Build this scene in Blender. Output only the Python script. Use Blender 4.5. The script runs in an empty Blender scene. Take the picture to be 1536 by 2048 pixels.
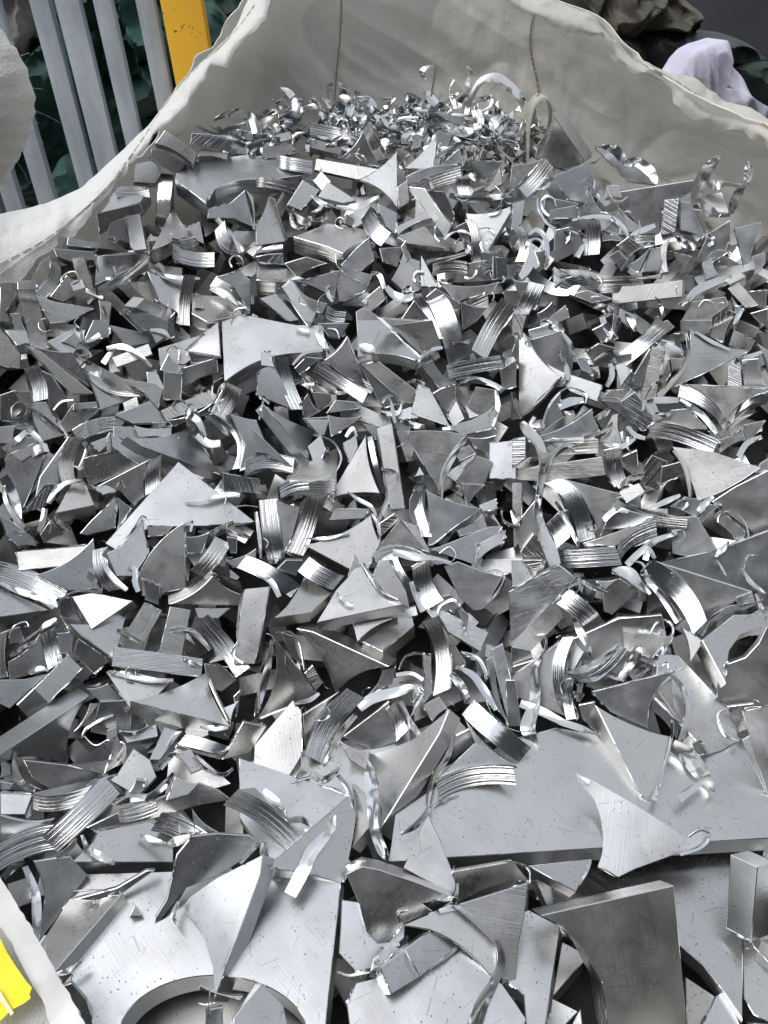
import bpy, bmesh, math, random
import numpy as np
from mathutils import Vector, Matrix, noise
from mathutils.bvhtree import BVHTree
R_ = math.radians
rnd = random.Random(7)
scene = bpy.context.scene
COL = scene.collection

# ---------------- camera ----------------
FPX = 1547.0                       # focal length in pixels of the 1536 x 2048 photograph
CAM = Vector((0.0, 0.0, 0.72))     # z = 0 is the level of the flat plates at the front of the heap
up_c = Vector((-177.0, 2276.0, FPX)).normalized()        # world up seen in camera axes
fw_c = Vector((0, 0, -1)); fw_c = (fw_c - up_c * fw_c.dot(up_c)).normalized()
rt_c = fw_c.cross(up_c).normalized()
RM = Matrix((rt_c, fw_c, up_c))    # camera axes -> world axes
cam_d = bpy.data.cameras.new('camera'); cam = bpy.data.objects.new('camera', cam_d); COL.objects.link(cam)
cam.matrix_world = Matrix.Translation(CAM) @ RM.to_4x4()
cam_d.sensor_fit = 'VERTICAL'; cam_d.sensor_height = 24.0; cam_d.lens = 24.0 * FPX / 2048.0
cam_d.clip_start = 0.02; cam_d.clip_end = 500.0
scene.camera = cam

# ---------------- daylight ----------------
SUN_EL, SUN_AZ = R_(62), R_(-108)
w = bpy.data.worlds.new("World"); scene.world = w; w.use_nodes = True
nt = w.node_tree; nt.nodes.clear()
sky = nt.nodes.new('ShaderNodeTexSky'); sky.sky_type = 'NISHITA'; sky.sun_disc = False
sky.sun_elevation = SUN_EL; sky.sun_rotation = SUN_AZ
sky.air_density = 1.6; sky.dust_density = 0.4; sky.ozone_density = 1.0
hs = nt.nodes.new('ShaderNodeHueSaturation'); hs.inputs['Saturation'].default_value = 0.20   # overcast: nearly colourless
bg = nt.nodes.new('ShaderNodeBackground'); bg.inputs['Strength'].default_value = 0.10
wo = nt.nodes.new('ShaderNodeOutputWorld')
nt.links.new(sky.outputs[0], hs.inputs['Color']); nt.links.new(hs.outputs[0], bg.inputs[0]); nt.links.new(bg.outputs[0], wo.inputs[0])
sd = bpy.data.lights.new('sun', 'SUN'); sd.energy = 1.0; sd.angle = R_(55); sd.color = (1, .97, .93)
sun = bpy.data.objects.new('sun', sd); COL.objects.link(sun)
sdir = Vector((math.sin(SUN_AZ) * math.cos(SUN_EL), math.cos(SUN_AZ) * math.cos(SUN_EL), math.sin(SUN_EL)))
sun.rotation_euler = sdir.to_track_quat('Z', 'Y').to_euler()
scene.view_settings.view_transform = 'Standard'; scene.view_settings.look = 'None'
scene.view_settings.exposure = 1.1; scene.view_settings.gamma = 1.0
scene.render.engine = 'CYCLES'
scene.cycles.max_bounces = 8; scene.cycles.glossy_bounces = 5; scene.cycles.diffuse_bounces = 3
scene.cycles.use_denoising = True

# ---------------- helpers ----------------
def ray(px, py):
    return (RM @ Vector(((px - 768) / FPX, -(py - 1024) / FPX, -1.0)))   # unit depth along the optical axis
def at_y(px, py, Y):
    r = ray(px, py); return CAM + r * (Y / r.y)
def at_z(px, py, Z):
    r = ray(px, py); return CAM + r * ((Z - CAM.z) / r.z)
def sstep(a, b, x):
    t = min(1, max(0, (x - a) / (b - a))); return t * t * (3 - 2 * t)
def H(x, y):
    """height of the heap of scrap at (x, y)"""
    ramp = 0.60 * max(0.0, y - 0.64)
    top = 0.50 - 0.30 * (x - 0.0) ** 2
    k = 0.05
    h = min(ramp, top) - 0.0
    d = ramp - top
    if abs(d) < k: h -= (k - abs(d)) ** 2 / (4 * k)
    h -= 0.9 * max(0, y - 1.5)
    if ramp > 0.02: h += 0.018 * noise.noise(Vector((x * 5, y * 5, 3.1)))
    return h
def hit(px, py):
    """distance along the optical axis to the heap"""
    r = ray(px, py); d = 0.35; st = 0.012; last = d
    while d < 2.0:
        p = CAM + r * d
        if p.z < H(p.x, p.y):
            a, b = last, d
            for _ in range(8):
                m = (a + b) / 2; p = CAM + r * m
                if p.z < H(p.x, p.y): b = m
                else: a = m
            return (a + b) / 2
        if p.y > 1.52: return d
        last = d; d += st
    return 1.5

def link(name, me, mats, parent=None, smooth=25):
    for m in mats: me.materials.append(m)
    if smooth:
        me.polygons.foreach_set('use_smooth', [True] * len(me.polygons))
        me.set_sharp_from_angle(angle=R_(smooth))
    o = bpy.data.objects.new(name, me); COL.objects.link(o)
    if parent: o.parent = parent
    return o
class MB:
    """collects faces with a material slot and uv per corner"""
    def __init__(s): s.v = []; s.f = []; s.m = []; s.uv = []
    def add(s, co): s.v.append(tuple(co)); return len(s.v) - 1
    def face(s, idx, uvs=None, m=0):
        s.f.append(tuple(idx)); s.m.append(m); s.uv.append(uvs or [(0, 0)] * len(idx))
    def mesh(s, name, origin=Vector((0, 0, 0))):
        me = bpy.data.meshes.new(name)
        me.from_pydata([(a - origin.x, b - origin.y, c - origin.z) for a, b, c in s.v], [], s.f)
        me.polygons.foreach_set('material_index', s.m)
        ul = me.uv_layers.new(name='UVMap'); flat = []
        for u in s.uv:
            for c in u: flat += [c[0], c[1]]
        ul.data.foreach_set('uv', flat)
        me.validate(); me.update()
        return me
def tag(o, label=None, cat=None, group=None, kind=None):
    if label: o['label'] = label
    if cat: o['category'] = cat
    if group: o['group'] = group
    if kind: o['kind'] = kind
    return o
def empty(name, loc):
    o = bpy.data.objects.new(name, None); COL.objects.link(o); o.location = loc; o.empty_display_size = .02
    return o

# ---------------- materials ----------------
class NT:
    def __init__(s, name):
        s.m = bpy.data.materials.new(name); s.m.use_nodes = True; s.t = s.m.node_tree; s.n = s.t.nodes
        s.b = s.n['Principled BSDF']
    def new(s, typ, **kw):
        n = s.n.new(typ)
        for k, v in kw.items():
            if k in n.inputs.keys() if False else False: pass
            setattr(n, k, v)
        return n
    def l(s, a, b): s.t.links.new(a, b)
    def val(s, inp, v):
        if hasattr(v, 'is_linked') or isinstance(v, bpy.types.NodeSocket): s.l(v, inp)
        else: inp.default_value = v
    def math(s, op, a, b=None, c=None):
        n = s.n.new('ShaderNodeMath'); n.operation = op
        s.val(n.inputs[0], a)
        if b is not None: s.val(n.inputs[1], b)
        if c is not None: s.val(n.inputs[2], c)
        return n.outputs[0]
    def mapping(s, vec, scale=(1, 1, 1), loc=None, rot=None):
        n = s.n.new('ShaderNodeMapping'); s.l(vec, n.inputs[0]); n.inputs['Scale'].default_value = scale
        if loc is not None: s.val(n.inputs['Location'], loc)
        if rot is not None: n.inputs['Rotation'].default_value = rot
        return n.outputs[0]
    def sep_v(s, vec):
        n = s.n.new('ShaderNodeSeparateXYZ'); s.l(vec, n.inputs[0]); return n.outputs[1]
    def noise(s, vec, scale, detail=2, rough=.5):
        n = s.n.new('ShaderNodeTexNoise'); s.l(vec, n.inputs['Vector']); n.inputs['Scale'].default_value = scale
        n.inputs['Detail'].default_value = detail; n.inputs['Roughness'].default_value = rough
        return n.outputs['Fac']
    def ramp(s, fac, stops):
        n = s.n.new('ShaderNodeValToRGB'); s.l(fac, n.inputs[0]); e = n.color_ramp.elements
        e[0].position, e[0].color = stops[0][0], (*stops[0][1], 1); e[1].position, e[1].color = stops[1][0], (*stops[1][1], 1)
        for p, c in stops[2:]: x = e.new(p); x.color = (*c, 1)
        return n.outputs[0]
    def mr(s, v, a, b, c, d):
        n = s.n.new('ShaderNodeMapRange'); s.l(v, n.inputs[0])
        for i, q in enumerate((a, b, c, d)): n.inputs[1 + i].default_value = q
        return n.outputs[0]
    def mix(s, fac, a, b):
        n = s.n.new('ShaderNodeMix'); n.data_type = 'RGBA'; s.val(n.inputs[0], fac)
        for i, q in ((6, a), (7, b)):
            if isinstance(q, tuple): n.inputs[i].default_value = (*q, 1)
            else: s.l(q, n.inputs[i])
        return n.outputs[2]
    def bump(s, h, strength, dist, nrm=None):
        n = s.n.new('ShaderNodeBump'); s.l(h, n.inputs['Height']); n.inputs['Strength'].default_value = strength
        n.inputs['Distance'].default_value = dist
        if nrm is not None: s.l(nrm, n.inputs['Normal'])
        return n.outputs[0]
def metal(name, kind, base=(.74, .745, .75), rough=.3):
    k = NT(name); b = k.b
    tc = k.n.new('ShaderNodeTexCoord'); oi = k.n.new('ShaderNodeObjectInfo')
    rn = oi.outputs['Random']
    off = k.n.new('ShaderNodeCombineXYZ')
    k.l(k.math('MULTIPLY', rn, 37.0), off.inputs[0]); k.l(k.math('MULTIPLY', rn, 91.0), off.inputs[1])
    uv = k.mapping(tc.outputs['UV'], loc=off.outputs[0])
    b.inputs['Metallic'].default_value = 1.0
    tint = k.ramp(rn, [(0, tuple(c * .84 for c in base)), (1, tuple(min(1, c * 1.08) for c in base)), (.35, tuple(c * d for c, d in zip(base, (1.0, .985, .955)))), (.7, tuple(c * d for c, d in zip(base, (.93, .96, 1.0))))])
    big = k.noise(uv, 30, 3, .6)
    if kind == 'face':
        streak = k.noise(k.mapping(uv, (14, 700, 1), rot=(0, 0, .5)), 1, 3, .6)
        spk = k.n.new('ShaderNodeTexVoronoi'); spk.feature = 'F1'; va = k.n.new('ShaderNodeVectorMath'); va.operation = 'ADD'; nz = k.n.new('ShaderNodeTexNoise'); nz.inputs['Scale'].default_value = 900; k.l(uv, nz.inputs['Vector'])
        k.l(k.mapping(uv, (300, 560, 1), rot=(0, 0, .9)), va.inputs[0]); k.l(nz.outputs['Color'], va.inputs[1]); k.l(va.outputs[0], spk.inputs['Vector']); spk.inputs['Scale'].default_value = 1.0
        clus = k.noise(uv, 22, 2, .7)
        cell = k.n.new('ShaderNodeSeparateColor'); k.l(spk.outputs['Color'], cell.inputs[0])
        gate = k.math('MULTIPLY', k.math('GREATER_THAN', cell.outputs[0], .86), k.math('GREATER_THAN', clus, .50))
        dot = k.math('MULTIPLY', k.math('LESS_THAN', spk.outputs['Distance'], .26), gate)
        # long hair scratches
        scr = k.n.new('ShaderNodeTexVoronoi'); scr.feature = 'DISTANCE_TO_EDGE'; k.l(k.mapping(uv, (35, 9, 1), rot=(0, 0, -.6)), scr.inputs['Vector']); scr.inputs['Scale'].default_value = 1
        sl = k.math('MULTIPLY', k.math('LESS_THAN', scr.outputs['Distance'], .006), k.math('GREATER_THAN', k.noise(uv, 60, 1), .52))
        c1 = k.mix(dot, tint, (.10, .095, .09)); c1 = k.mix(k.math('MULTIPLY', sl, .55), c1, (.3, .29, .28))
        grime = k.math('MULTIPLY', k.mr(k.noise(uv, 12, 4, .7), .45, .75, 0, .75), k.mr(rn, .45, .95, .15, 1.0))
        c1 = k.mix(grime, c1, (.36, .325, .275))
        k.l(c1, b.inputs['Base Color'])
        r = k.math('ADD', k.mr(big, .25, .75, rough - .06, rough + .10), k.math('MULTIPLY', k.math('SUBTRACT', streak, .5), .12))
        r = k.math('ADD', r, k.math('MULTIPLY', rn, .08)); r = k.math('ADD', r, k.math('MULTIPLY', dot, .4))
        k.l(r, b.inputs['Roughness'])
        bp = k.bump(streak, .22, .0004); bp = k.bump(k.noise(uv, 11, 1), .3, .008, bp); bp = k.bump(dot, .5, .0006, bp)
        k.l(bp, b.inputs['Normal'])
    elif kind == 'ridged':
        g1 = k.noise(k.mapping(uv, (1.5, 380, 1)), 1, 1, .5)
        g2 = k.noise(k.mapping(uv, (160, 900, 1)), 1, 2, .6)
        g3 = k.noise(k.mapping(uv, (420, 25, 1)), 1, 2, .6)
        line = k.math('PINGPONG', k.math('ADD', k.math('MULTIPLY', g1, 5.0), k.math('MULTIPLY', k.sep_v(uv), 420.0)), 1.0)
        lines = k.mr(line, 0.0, .28, 0, 1)
        k.l(k.mix(k.math('MULTIPLY', k.math('SUBTRACT', 1.0, lines), .40), tint, (.22, .215, .21)), b.inputs['Base Color'])
        k.l(k.math('ADD', k.mr(big, .3, .7, rough - .05, rough + .06), k.math('MULTIPLY', g2, .08)), b.inputs['Roughness'])
        bp = k.bump(line, .42, .0006); bp = k.bump(g2, .35, .0004, bp); bp = k.bump(g3, .25, .0003, bp)
        k.l(bp, b.inputs['Normal'])
    elif kind == 'sawn':
        g1 = k.noise(k.mapping(uv, (900, 22, 1), rot=(0, 0, .18)), 1, 3, .65)
        g2 = k.noise(k.mapping(uv, (240, 120, 1)), 1, 3, .6)
        k.l(k.mix(k.mr(g1, .3, .45, .45, 0), tint, (.25, .24, .23)), b.inputs['Base Color'])
        k.l(k.mr(big, .3, .7, rough, rough + .16), b.inputs['Roughness'])
        bp = k.bump(g1, .5, .0006); bp = k.bump(g2, .3, .0008, bp)
        k.l(bp, b.inputs['Normal'])
    elif kind == 'lip':
        g1 = k.noise(k.mapping(uv, (30, 260, 1)), 1, 2, .5)
        k.l(tint, b.inputs['Base Color'])
        k.l(k.mr(big, .3, .7, rough - .05, rough + .12), b.inputs['Roughness'])
        bp = k.bump(g1, .35, .0006); bp = k.bump(k.noise(uv, 45, 1), .12, .003, bp)
        k.l(bp, b.inputs['Normal'])
    return k.m
M_FACE = metal('aluminium_face', 'face', (.60, .602, .605), .25)
M_DULL = metal('aluminium_dull_face', 'face', (.43, .425, .405), .32)
M_RIDGE = metal('aluminium_ridged', 'ridged', (.64, .643, .647), .18)
M_SAWN = metal('aluminium_sawn', 'sawn', (.62, .62, .615), .26)
M_LIP = metal('aluminium_burr', 'lip', (.72, .728, .738), .15)
M_DEEP = metal('aluminium_deep', 'face', (.5, .5, .5), .4)
def plain(name, col, rough=.8, col2=None, nscale=8, bump=0, bscale=200, metallic=0, spec=.5):
    k = NT(name); tc = k.n.new('ShaderNodeTexCoord'); P = tc.outputs['Object']
    f = k.noise(P, nscale, 4, .6)
    k.l(k.ramp(f, [(.3, col), (.7, col2 or col)]), k.b.inputs['Base Color'])
    k.b.inputs['Roughness'].default_value = rough; k.b.inputs['Metallic'].default_value = metallic
    k.b.inputs['Specular IOR Level'].default_value = spec
    if bump: k.l(k.bump(k.noise(P, bscale, 3), bump, .002), k.b.inputs['Normal'])
    return k.m

DATA = '''
@ 0 1536
F 1500,-40 2460,-250 2460,280 1700,300 1500,300;0,25;t=.7 z=-2 
F 200,1000 1900,1000 1900,1750 200,1750;0,25;t=.55 z=-6 m=c L=worn flat plate seen inside the round cut-out at the bottom
F 350,640 1032,620 2050,640 2042,720 1945,1620 1860,1640/34 700,1640 570,1640 540,1450 430,1290;30,50;t=.8 T=28 z=-1 s=w L=large bright flat plate with a big round cut-out at the bottom left of the frame
@ 1024 1536
F 100,600 1600,440 1530,700 1385,1010 1385,1510 1260,1330 1140,1180 1010,1070 300,1000;-6,45;t=.74 T=20 z=-4.5 L=large bright plate with a sweeping concave edge, beneath the slab at the lower right
F 1385,980 1600,700 1600,1560 1450,1480 1390,1380;0,30;t=.8 z=-4.5 L=narrow bright plate with rusty specks at the lower right corner
F 1040,1250 1220,1370 1130,1600 1050,1600;0,12;t=.55 z=-8 m=c
F 1220,1370 1270,1330 1400,1600 1120,1600;0,12;t=.35 z=-8
F 300,1040 430,1110 430,1160 240,1380;0,20;t=.4 z=-7
F 240,1380 400,1460 260,1600 210,1600;0,20;t=.4 z=-7
F 330,1600 410,1440 430,1600;0,6;t=.35 z=-6
F -20,900 100,850 290,950 190,1600 90,1600 70,1360 -20,1290;30,10;t=.7 T=20 z=-1 s=w
F -740,560 530,480 1200,440 1640,415 1640,-330 1370,-350 1110,-230 930,-100 860,-60 530,-200 280,-240 -50,-150 -300,0 -700,280;0,55;t=.72 T=22 s=w z=-.5 L=very large flat pale plate lying level with a thick front edge, lower right
@ 512 0
R 1260,690,30 1290,590,35 1350,490,40 1440,465,60 1500,500,60 1560,560,60 1620,640,40;t=.6 L=tall arched loop of ribbon standing up against the bag, the largest loop at the back
R 490,490,10 530,540,45 580,570,20 590,640,40;t=.8 L=small bright twisted tip sticking up in front of the bag seam
R 325,570,15 370,620,25 410,670,10;t=.6 L=thin slanting sliver sticking up left of the bag seam
R 1010,480,20 1000,430,40 1040,400,20 1075,400,12 1070,460,12 1050,580,10;t=.5 L=thin hook-shaped shaving with a dark flag end, standing up at the back
R 1260,400,20 1290,430,20 1270,520,40 1210,610,50;t=.65 L=slender curved shaving just left of the tall arched loop
R 1190,480,10 1160,530,12 1160,580,10;t=.6 L=hair-thin bent shaving between the hook and the tall arched loop
R 140,530,20 190,550,40 220,580,40;t=.6 L=small torn flag of metal at the far left of the back tangle
R 150,590,20 120,620,30;t=.4 L=tiny dark curl below the torn flag of metal at the back left
@ 1024 0
R 540,880,20 620,900,60 680,970,50 760,975,60 840,1040,60 860,1100,30;t=.7 L=zigzag twisted ribbon draped against the bag right of the leaning black slab
R 1255,930,10 1180,1010,70 1120,1120,70 1110,1230,60 1160,1400,20;t=.8 L=tall crumpled ribbon with a sharp top point, rising against the bag at the right
R 1410,970,20 1420,1040,60 1390,1110,30 1280,1100,30 1220,1110,60 1160,1080,20;t=.8 L=looped ribbon with an upright leaf end at the far right against the bag
R 1380,1120,40 1340,1200,60 1310,1280,30;t=.75 L=short twisted ribbon hanging under the looped one at the far right
R 1120,1200,20 1180,1260,70 1240,1290,30 1310,1290,20;t=.6 L=dark twisted leaf of metal low against the bag at the right
R 160,560,10 130,630,30 110,700,60 60,780,40 30,840,30;t=.7 L=forked pale shaving in front of the cream lifting loop
R -20,520,30 50,590,40 90,650,30;t=.55 L=right foot of the arched loop, meeting the forked shaving
R 180,1130,10 150,1220,20 200,1330,25 260,1370,15;t=.6
R 430,1180,10 460,1120,15 490,1120,12 495,1150,8;t=.6
@ 0 160
F 990,300 1180,440 1160,510 930,380;10,25;t=.45
F 1150,320/-6 1400,370 1380,425 1140,385;0,6;t=.5 s=r
F 1210,410 1370,440 1360,480 1190,460;0,30;t=.5
F 910,410 1000,430 1120,500 1060,560 900,470;0,20;t=.35
F 1400,380 1470,370 1480,450 1380,460;0,20;t=.5
F 810,500 925,480 965,560 930,620 800,610;-5,25;t=.5
F 1060,520 1240,480 1536,440 1830,500 1810,570 1600,600/8 1290,650 1240,740 1050,600;0,80;t=.4 T=34 s=r L=large dark grey plate with a long concave cut, near the left back of the heap
F 640,750 680,670 880,600 900,650 840,730 590,810;0,90;t=.4
B 690,650 780,630 890,650;10,60;t=.55
F 580,800 840,740 860,790 600,930;-10,15;t=.25 
F 755,815 835,805 878,1015 800,1025;15,6;t=.62 s=w L=slim upright block with a pale end, below the folded bag hem
B 960,550 950,720 935,870;80,10;t=.75 L=curved ridged strip standing upright with a bright band, right of the bag hem
F 1250,770 1380,740 1470,660 1520,880 1400,830 1245,830;0,30;t=.4
F 1470,655/10 1515,890 1536,900 1520,700;15,0;t=.5
F 1045,750/12 1190,935/-5 1040,960/-5 910,1015;0,75;t=.6 s=r L=grey triangle with concave edges over a ridged curved wall, upper left of the heap
F 1120,880 1200,850 1225,980 1180,960;0,30;t=.6
F 410,930/8 690,960 770,1030 600,1010 400,990;0,40;t=.4
F 1035,980/4 1280,1070 1280,1110 1050,1090;0,5;t=.55 s=r
B 1035,985 1150,1020 1285,1035;0,90;t=.6
R 1300,830,50 1340,880,60 1400,940,50 1450,1030,70;t=.8
B 1290,900 1330,1020 1450,1060;60,-60;t=.55
F 320,1010 560,1030 590,1080 430,1090 340,1060;0,30;t=.4
F 250,1080 300,1050 355,1140 230,1290 160,1250;0,20;t=.45 s=r
B 300,1060 290,1160 200,1270;60,60;t=.5
F 430,1070 500,1060 580,1300 530,1350 480,1240;20,10;t=.5 s=r
F 580,1060/-4 890,1035/0 590,1280;0,6;t=.45
F 580,1060 880,1040 890,1080 570,1230;0,60;t=.45 s=r L=dark grey triangular offcut with a lightly ridged lower wall, left of the heap
B 590,1240 720,1180 890,1040;0,55;t=.5
F 400,1170 440,1200 470,1280 380,1330 300,1300;10,25;t=.42
F 760,1205/6 900,1200 1000,1360 880,1320;-60,30;t=.5 
F 880,1140/10 1100,1180 1070,1400 960,1330;-20,40;t=.42
R 880,1130,30 1000,1180,50 1120,1190,50 1200,1190,20;t=.75
B 1105,1170 1070,1330 1070,1470;70,5;t=.55 L=tall curved ridged strip with a rounded top, left middle of the heap
F 1160,1290 1500,1300 1500,1400 1240,1450 1150,1400;0,70;t=.38
B 1300,1175 1420,1230 1500,1370;-40,60;t=.6
R 1260,1250,30 1340,1290,50 1430,1340,40 1500,1390,10;t=.85
F 1300,1180 1440,1140 1500,1200 1500,1390 1400,1240;0,6;t=.5
F 0,1240/6 100,1260/-8 30,1390 70,1450 0,1450;0,40;t=.42
F 210,1290 330,1330 570,1370 400,1450 300,1460;0,30;t=.4
F 105,1200 215,1200 220,1260 105,1265;0,6;t=.45 
B 105,1265 140,1420 185,1620;110,0;t=.7 L=long pale ridged strip with fine lengthwise grooves, at the left edge of the heap
F 865,1310 1050,1390 1010,1440 810,1365;-60,-10;t=.58 s=w
F 1050,1390 1060,1530 1000,1560 1005,1440;-15,5;t=.35
F 810,1365 1005,1440 1010,1536 860,1500 760,1400;5,20;t=.35
F 590,1320 670,1330 650,1500 580,1536;15,5;t=.5
R 510,1260,40 600,1300,50 620,1370,30 640,1420,15;t=.7
F 60,1400 120,1400 180,1536 100,1536;5,20;t=.4
R 590,1010,10 560,1050,20 585,1120,20;t=.6
F 660,860 760,820 780,980 640,920;0,20;t=.25
F 1170,1370 1220,1350 1230,1380;0,20;t=.6
@ 512 160
F 0,300 60,280 160,330 0,340;0,25;t=.45
F 330,255/-4 590,310 570,385 325,340;0,8;t=.5 s=r
B 330,255 450,270 590,310;-5,85;t=.55
F 320,350 520,400 500,450 300,400;0,30;t=.35
F 40,355/-2 205,305 215,355 45,395;0,30;t=.8 
F 40,400 200,380 240,420 130,470 35,465;0,30;t=.5
F 490,470/10 640,305 740,520 600,500;6,4;t=.35
B 640,305 680,400 745,500;40,-60;t=.45
F 700,430 740,400 780,470 720,490;0,20;t=.5
F 1060,190 1240,220 1300,260 1200,270;0,30;t=.45
B 1060,200 1180,260 1310,260;0,60;t=.55
B 1325,270 1400,270 1490,245;5,55;t=.7 L=bright curved strip near the back right of the fluffy shavings
F 940,340 1010,330 980,400 930,420;0,15;t=.5
F 1090,300 1180,330 1150,400 1080,390;0,15;t=.5
F 885,530/6 1085,310 1060,535;-3,6;t=.85 L=bright small triangle with one curled tip, just below the fluffy shavings
F 1280,480 1480,490 1400,600 1340,560;-10,20;t=.4
F 1370,660 1460,510 1475,620 1400,670;10,10;t=.55
F 120,440/6 330,480 330,570 125,490;0,6;t=.65
B 125,445 220,470 335,480;0,80;t=.7
B -10,590 100,590 270,640;-10,60;t=.55
F 360,470 740,535 620,600 350,540;0,10;t=.95 s=w L=pale blue-white flat bar lying across the upper middle, behind the cream triangle
F 390,545 450,610 400,670 340,605;6,10;t=.95
F 430,610 600,720 520,740 370,700;0,15;t=.8 L=small bright triangle beneath a white square tag of metal
F 185,750 280,600 380,660 330,720 270,780;-8,15;t=.62
F 620,600/6 845,425 850,770/10;8,4;t=.92 L=cream white triangle with a sharp straight right edge, upper middle of the heap
F 850,640 910,600 920,720 860,760;8,15;t=.65
R 1080,470,40 1150,420,40 1230,385,50 1300,385,40 1350,420,30;t=.85
F 1140,480 1220,410 1240,500 1100,520;0,20;t=.55
F 900,580/-8 1220,510/0 1225,530 910,630;0,8;t=.5
B 915,640 1060,570 1225,520;5,85;t=.72 L=light ridged strip forming the upper stroke of a zigzag, upper middle
F 915,640 1010,650 1170,880 1135,950;20,-15;t=.78 s=w L=bright pebbled end of a long block slanting down right under the ridged strip
F 1020,660 1130,670 1190,800 1180,870;6,20;t=.25
F 840,880 1020,800 1060,830 850,930;0,40;t=.62
F 850,940 1010,880 1130,1010 900,980;0,30;t=.42
F 1205,590 1280,590 1295,700 1210,700;5,20;t=.55
B 1205,590 1205,640 1215,700;80,0;t=.6
R 1160,690,60 1250,710,70 1370,710,70 1536,690,50;t=.8
F 1260,800/8 1560,740 1340,1110;20,10;t=.88 L=large pale triangle with a pointed lower tip and curled corners, right of the zigzag strips
B 1255,830 1290,960 1300,1130;50,0;t=.7
F 1200,880 1260,850 1300,1060 1250,1000;0,10;t=.35
F 0,870/6 75,700 180,970 0,990;10,0;t=.55 L=steep grey triangular offcut with a dark wall, behind the gritty plate
F 75,700 110,710 185,960 175,975;6,3;t=.4
F 225,940 430,860 680,900 660,960/8 520,1040 430,1000;0,95;t=.5 s=r T=34 L=gritty grey block with crumbs on top and ridged concave walls, upper middle
F 630,830 690,760 790,910 700,1020;0,10;t=.6 s=r
B 690,760 740,850 810,920;-60,80;t=.75
F 730,740 850,800 835,920 780,880;0,10;t=.6
R 480,760,40 600,770,60 680,730,60 740,700,40;t=.9
R 330,690,40 400,740,50 480,760,40;t=.8
R 200,790,50 290,850,80 390,840,60 440,790,40;t=.7
F 540,800 590,830 580,880 530,860;0,10;t=.4
F 0,1060/-3 160,1040 170,1110 10,1090;0,10;t=.55 s=r
R 0,1030,30 90,1010,50 160,1000,50;t=.85
F 0,1100 150,1110 290,1190 150,1210 0,1200;0,90;t=.5 s=r L=grey offcut with heavily ridged curved wall, left of centre in the upper heap
F 510,1110 600,1010 680,940 710,1080 600,1170;-10,20;t=.5
F 170,1100 300,1060 430,1100 250,1190;0,20;t=.38
F 470,1190 520,1120 700,1170 660,1260/-10 500,1330;0,8;t=.5
F 250,1210 500,1140 470,1310/6;-4,10;t=.45
B 150,1240 220,1350 310,1480;60,-40;t=.75 
F 155,1245 215,1205 360,1400 315,1485;8,-4;t=.72 s=w L=pale brushed block end slanting down to the right, upper middle left
F 20,1310 120,1280 260,1440 200,1450;0,20;t=.6
F 240,1250 430,1340 400,1400 330,1380;0,15;t=.5
F 740,1010 880,1000 850,1120 760,1090;0,15;t=.4
F 810,1200/5 880,1050/0 985,1090 980,1260 900,1280;-6,10;t=.65 L=upright pale blunt offcut with arched top in the upper middle
F 990,1050 1090,1240 985,1240;-8,2;t=.85 L=small bright right-angled triangle beside the blunt arched offcut
F 870,1000 900,960 930,1060 900,1090;0,6;t=.5
B 1060,1100 1160,1080 1265,1090;0,75;t=.45 L=dark blue-grey ridged strip below the zigzag strips
R 1020,1090,30 1150,1070,40 1260,1040,40;t=.8
F 1270,1100 1380,1080 1420,1200 1290,1160;0,15;t=.4
B 1350,1100 1400,1080 1450,1110;20,70;t=.6
F 1420,1060 1500,1070 1510,1180 1420,1200;0,10;t=.4 s=r
F 1100,1210 1460,1210 1420,1270 1200,1330;0,10;t=.45
F 635,1330 745,1235 780,1310 680,1400;0,8;t=.62 s=w
R 780,1240,50 830,1290,80 900,1310,80 950,1290,60;t=.7
F 860,1450 950,1320 1060,1460;0,10;t=.35
F 1020,1300 1080,1250 1230,1340 1210,1500 1100,1400;0,10;t=.42
B 950,1290 1010,1400 1090,1560;40,-5;t=.92
B 1010,1320 1090,1450 1150,1700;110,-40;t=.68 s=r L=long ridged strip shading from brown-grey to bright at its lower end, upper centre
B 1390,1270 1300,1310 1230,1340;5,100;t=.5
F 1230,1330 1240,1500 1320,1450 1400,1360;0,10;t=.35
B 1470,1310 1380,1450 1290,1620;90,60;t=.75 L=ridged strip leaning left with a bright central glint, upper centre
F 600,1390 650,1360 750,1430 1090,1680 900,1720/8 620,1700;0,8;t=.5
F 760,1430 1050,1450 1090,1620 1030,1680;-40,-10;t=.55
B 425,1350 460,1380 540,1390;-10,70;t=.5
F 400,1460 520,1450 540,1536 430,1536;0,10;t=.4
R 440,1230,25 430,1280,40 460,1330,30 ;t=.85
R 690,1160,25 740,1170,50 770,1250,40 ;t=.6
@ 1024 160
F 155,380/10 255,160 480,460 430,500 330,540 200,520 140,460;0,6;t=.2
F 140,470/12 240,205 440,490 310,540;38,-45;t=.2 T=30 L=black-looking triangular slab leaning against the bag with a grey straight edge
F 500,410 590,390 860,530 860,630 700,610;0,6;t=.5
F 0,510/5 190,470 30,640 -20,680;0,10;t=.5
B 200,470 120,570 40,650;50,60;t=.75 L=pale ridged strip with torn dark gaps beside the leaning black slab
F 240,580 440,500 510,640 440,740 340,720;-60,40;t=.4 T=30 L=dark blocky offcut with two grey faces, below the leaning black slab
F 570,630 640,630 660,710 560,710;0,15;t=.6
F 650,670 1090,600 1080,660 900,760 880,960 780,900 640,740;0,20;t=.42 T=25 L=wide dark grey sheet-like plate with a blunt end pointing right against the bag
F 405,820 470,650/8 550,800 520,830;0,8;t=.52
F 200,700 400,740 380,820 180,820;0,20;t=.4
F 230,780 390,750 400,830 220,830;0,20;t=.45 s=r
F 630,740 820,900 720,920;-10,10;t=.55
F 540,900 640,780 720,910 660,930;0,15;t=.52
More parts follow.
